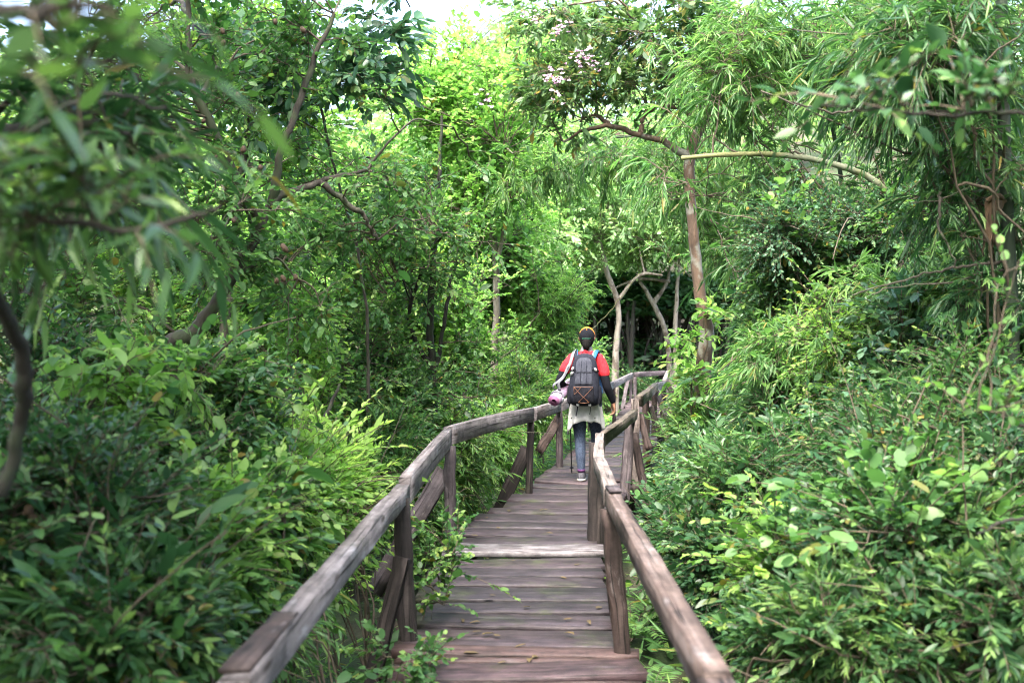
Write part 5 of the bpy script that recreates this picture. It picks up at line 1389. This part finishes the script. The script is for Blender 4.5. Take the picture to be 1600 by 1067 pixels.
def build_pack():
    t = seat(thing('backpack', 'dark navy hiking backpack with orange cord lacing worn on the hiker back', 'backpack'))
    cx = .028; yb = -.118
    zs = np.array([.815, .83, .86, .92, 1.0, 1.1, 1.2, 1.28, 1.33, 1.36, 1.372])
    hw = np.array([.10, .135, .155, .165, .163, .155, .142, .125, .105, .075, .04])
    dp = np.array([.05, .085, .10, .108, .108, .100, .090, .078, .066, .048, .03])
    b = plink('main_bag', meshof('main_bag', loft([(cx, yb - d, z) for z, d in zip(zs, dp)], hw, dp, 32, 3.0)), K['navy'], t)

    def back_y(z):
        return yb - 2 * np.interp(z, zs, dp)
    # proud panels on the outer face
    def panel(name, z0, z1, w0, w1, th, mat, n=10, par=None, round_top=False):
        zz = np.linspace(z0, z1, n)
        ww = np.interp(zz, [z0, z1], [w0, w1])
        if round_top:
            q = (zz - z0) / (z1 - z0); ww = ww * np.sqrt(np.clip(1 - np.clip((q - .72) / .28, 0, 1) ** 2 * .7, 0, 1))
        c = [(cx, back_y(z) + .030 - th, z) for z in zz]
        tt = np.full(n, .034); tt[0] = tt[-1] = .024
        return plink(name, meshof(name, loft(c, ww, tt, 28, 4.5)), K[mat], par or t)
    pn = panel('front_panel', 1.035, 1.335, .095, .082, .006, 'panel', 12, None, True)
    po = panel('front_pocket', .835, 1.035, .112, .105, .020, 'blackn', 10)
    plink('seam', meshof('seam', strip([(cx - .085, back_y(1.18) - .011, 1.175), (cx, back_y(1.18) - .013, 1.178), (cx + .085, back_y(1.18) - .011, 1.175)], .005, .003)), K['blackn'], pn)
    for s in (-1, 1):
        plink('pleat', meshof('pleat', strip([(cx + s * .035, back_y(1.06) - .012, 1.05), (cx + s * .03, back_y(1.18) - .012, 1.18), (cx + s * .022, back_y(1.3) - .010, 1.30)], .006, .004)), K['navy'], pn)
    for s in (-1, 1):
        sp = Soft().add(loft([(cx + s * .150, yb - .09, z) for z in (.84, .88, .94, 1.0, 1.03)], [.028, .036, .036, .030, .022], [.062, .072, .074, .068, .06], 18, 2.6))
        plink('side_pocket', sp.remesh('side_pocket', .008, 2), K['blackn'], t)
        # orange piping round the outer edge
        pp = [(cx + s * w, back_y(z) + .034 + .01, z) for z, w in ((1.04, .138), (1.12, .137), (1.2, .126), (1.27, .108), (1.32, .078), (1.348, .035))]
        plink('piping', meshof('piping', tube1(pp, .0038)), K['orange'], t)
        for z, w in ((1.215, .122), (1.165, .130)) if s < 0 else ((1.205, .126),):
            plink('buckle', meshof('buckle', loft([(cx + s * w, back_y(z) + .012, z - .020), (cx + s * w * .97, back_y(z) + .004, z), (cx + s * w * .93, back_y(z) + .004, z + .018)], [.012, .015, .010], [.008, .009, .007], 12, 3)), K['silver'], t)
        plink('compression_strap', meshof('compression_strap', strip([(cx + s * .155, yb - .10, 1.185), (cx + s * .128, back_y(1.2) + .02, 1.195), (cx + s * .085, back_y(1.2) - .008, 1.205)], .018, .003)), K['blackn'], t)
        zb = .838
        plink('buckle', meshof('buckle', loft([(cx + s * .062, back_y(zb) - .004, zb - .022), (cx + s * .064, back_y(zb) - .014, zb), (cx + s * .064, back_y(zb) - .006, zb + .022)], [.013, .018, .013], [.009, .010, .008], 12, 3)), K['silver'], t)
        plink('hanging_strap', meshof('hanging_strap', strip([(cx + s * .064, back_y(zb) - .006, zb - .01), (cx + s * .070, back_y(zb) + .02, zb - .05), (cx + s * .072 - .012, back_y(zb) + .012, zb - (.125 if s < 0 else .105))], .013 if s < 0 else .007, .004)), K['blackn'], t)
        # shoulder strap over the shoulder
        st = plink('shoulder_strap', meshof('shoulder_strap', strip([(cx + s * .085, yb - .03, 1.315), (cx + s * .105, -.07, 1.375), (cx + s * .115, .0, 1.395), (cx + s * .118, .07, 1.36), (cx + s * .118, .128, 1.24), (cx + s * .125, .122, 1.08), (cx + s * .15, .03, .98), (cx + s * .15, -.08, .93)], .055, .012, (0, -.5, 1))), K['blue' if s > 0 else 'navy'], t)
        plink('strap_edge', meshof('strap_edge', tube1([(cx + s * .075, yb - .02, 1.335), (cx + s * .088, -.065, 1.388), (cx + s * .095, .0, 1.408)], .005)), K['yellow' if s > 0 else 'blue'], st)
    plink('haul_loop', meshof('haul_loop', tube1([(cx - .035, yb - .035, 1.36), (cx - .02, yb - .03, 1.395), (cx + .02, yb - .03, 1.395), (cx + .035, yb - .035, 1.36)], .007)), K['red'], t)
    # criss-cross cord on the pocket
    Y = lambda z: back_y(z) - .030
    nodes = [(-.10, 1.025), (.10, 1.022), (-.095, .945), (.098, .94), (-.055, .862), (.06, .862), (-.02, 1.03)]
    for a, c in ((0, 5), (1, 4), (0, 2), (2, 6), (4, 5), (0, 1)):
        (xa, za), (xb, zb) = nodes[a], nodes[c]
        sag = -.006 if (a, c) != (0, 1) else 0
        plink('lacing_cord', meshof('lacing_cord', tube1([(cx + xa, Y(za), za), (cx + (xa + xb) / 2, Y((za + zb) / 2) - .004, (za + zb) / 2 + sag), (cx + xb, Y(zb), zb)], .0019)), K['orange'], po)


def build_mat():
    t = seat(thing('rolled_mat', 'rolled lilac and pink exercise mat slung at the hiker hip', 'mat'))
    a = np.array([-.300, -.20, .868]); c = np.array([-.165, .30, 1.03]); d = unit(c - a)
    s1 = unit(np.cross(d, [0, 0, 1.])); s2 = np.cross(s1, d)
    n = 150; th = np.linspace(0, 2 * math.pi * 4.6, n); r = .018 + .042 * th / th[-1]
    V = []
    for end in (a, c):
        for off in (0.0, .0072):
            V.append(end + s1 * ((r + off) * np.cos(th))[:, None] + s2 * ((r + off) * np.sin(th))[:, None])
    V = np.concatenate(V); i = np.arange(4 * n).reshape(4, n)
    q = lambda p, o: np.stack([p[:-1], p[1:], o[1:], o[:-1]], -1)
    me = np_mesh('roll', V, [(q(i[0], i[1]), 1), (q(i[2], i[3]), 1), (q(i[0], i[2]), 1), (q(i[1], i[3]), 0), (np.array([[i[0][0], i[1][0], i[3][0], i[2][0]], [i[0][-1], i[1][-1], i[3][-1], i[2][-1]]]), 0)])
    plink('roll', me, [K['mat_l'], K['mat_p']], t)
    # pink outer ring at the visible end
    ring = [a + d * .03 + s1 * .0665 * math.cos(x) + s2 * .0665 * math.sin(x) for x in np.linspace(0, 6.283, 30)]
    net = []
    for k, off in enumerate((.10, .36)):
        m = a + d * off
        rr = .071
        hoop = [m + s1 * rr * math.cos(x) + s2 * rr * math.sin(x) + d * .012 * math.sin(3 * x) for x in np.linspace(0, 6.283, 26)]
        plink('sling_band', meshof('sling_band', tube1(hoop, .011, 8, 40)), K['sling'], t)
    m = a + d * .12 + s2 * .07
    plink('sling', meshof('sling', strip([m + s1 * .03, m + np.array([.02, -.03, .09]), (-.205, -.135, 1.12), (-.135, -.135, 1.26), (-.105, -.10, 1.37), (-.09, .0, 1.405), (-.09, .09, 1.36), (-.10, .15, 1.24), (-.13, .24, 1.10), a + d * .42 + s2 * .072], .036, .003, (-.5, -1, .3), 40)), K['sling'], t)
    plink('sling_net', meshof('sling_net', strip([m - s1 * .035 + d * .02, m + np.array([-.035, -.015, .06]), (-.215, -.13, 1.115), (-.15, -.14, 1.245)], .026, .003, (-.8, -1, .2), 20)), K['sling'], t)


def build_pole(h):
    t = seat(thing('walking_pole', 'thin dark trekking pole planted beside the hiker', 'walking pole'))
    g0, pd = h['g0'], h['pd']
    top = g0 - pd * .075; tip = g0 + pd * (g0[2] / -pd[2]) - np.array([0, 0, -.004])
    plink('grip', meshof('grip', tube1([top, g0, g0 + pd * .075], .016, 12)), K['blackn'], t)
    sft = plink('shaft', meshof('shaft', tube1([g0 + pd * .07, tip], np.linspace(.0095, .0065, 20), 10)), K['metal'], t)
    plink('basket', meshof('basket', loft([tip - pd * .055, tip - pd * .06, tip - pd * .065], [.012, .026, .012], [.012, .026, .012], 16, 2, 'follow')), K['blackn'], t)
    q = smooth_path([top + np.array([0, 0, -.01]), top + np.array([-.03, -.03, -.06]), g0 + np.array([-.035, -.03, -.02]), g0 + np.array([-.01, -.02, .02])], 16)
    plink('wrist_loop', meshof('wrist_loop', tube1(q, .004)), K['blackn'], t)


_h = build_hiker(); build_pack(); build_mat(); build_pole(_h)
# ------------------------------------------------------------------ light, sky, camera
W = bpy.data.worlds.new('World'); SC.world = W; W.use_nodes = True
nt = W.node_tree; nt.nodes.clear()
SUN_EL, SUN_AZ = R(60), R(-155)
sky = nt.nodes.new('ShaderNodeTexSky'); sky.sky_type = 'NISHITA'; sky.sun_disc = False
sky.sun_elevation = SUN_EL; sky.sun_rotation = SUN_AZ; sky.air_density = 1.0; sky.dust_density = 6.0; sky.ozone_density = .6
bg = nt.nodes.new('ShaderNodeBackground'); bg.inputs['Strength'].default_value = .15
wo = nt.nodes.new('ShaderNodeOutputWorld')
nt.links.new(sky.outputs[0], bg.inputs[0]); nt.links.new(bg.outputs[0], wo.inputs[0])

sl = bpy.data.lights.new('sun', 'SUN'); sl.energy = 1.3; sl.angle = R(45); sl.color = (1, .975, .94)
so = bpy.data.objects.new('sun', sl); COL.objects.link(so)
dirv = Vector((math.sin(SUN_AZ) * math.cos(SUN_EL), math.cos(SUN_AZ) * math.cos(SUN_EL), math.sin(SUN_EL)))
so.rotation_euler = dirv.to_track_quat('Z', 'Y').to_euler()
so.location = dirv * 60

cd = bpy.data.cameras.new('camera'); cam = bpy.data.objects.new('camera', cd); COL.objects.link(cam)
cd.sensor_width = 36; cd.lens = 36 * F / 1600; cd.clip_start = .05; cd.clip_end = 1500
cam.location = (0, 0, CAMZ); cam.rotation_euler = (R(90), 0, 0)
cd.dof.use_dof = True; cd.dof.focus_distance = 9.5; cd.dof.aperture_fstop = 2.8
SC.camera = cam
SC.view_settings.view_transform = 'Standard'; SC.view_settings.look = 'None'; SC.view_settings.gamma = 1
SC.view_settings.exposure = 3.25
cy = SC.cycles
cy.max_bounces = 8; cy.diffuse_bounces = 5; cy.glossy_bounces = 2; cy.transmission_bounces = 5; cy.transparent_max_bounces = 4
cy.filter_width = 1.1; cy.caustics_reflective = False; cy.caustics_refractive = False
cy.use_denoising = True; cy.sample_clamp_indirect = 4.0
try:
    cy.denoiser = 'OPENIMAGEDENOISE'; cy.denoising_input_passes = 'RGB_ALBEDO_NORMAL'; cy.denoising_prefilter = 'ACCURATE'
except Exception:
    pass
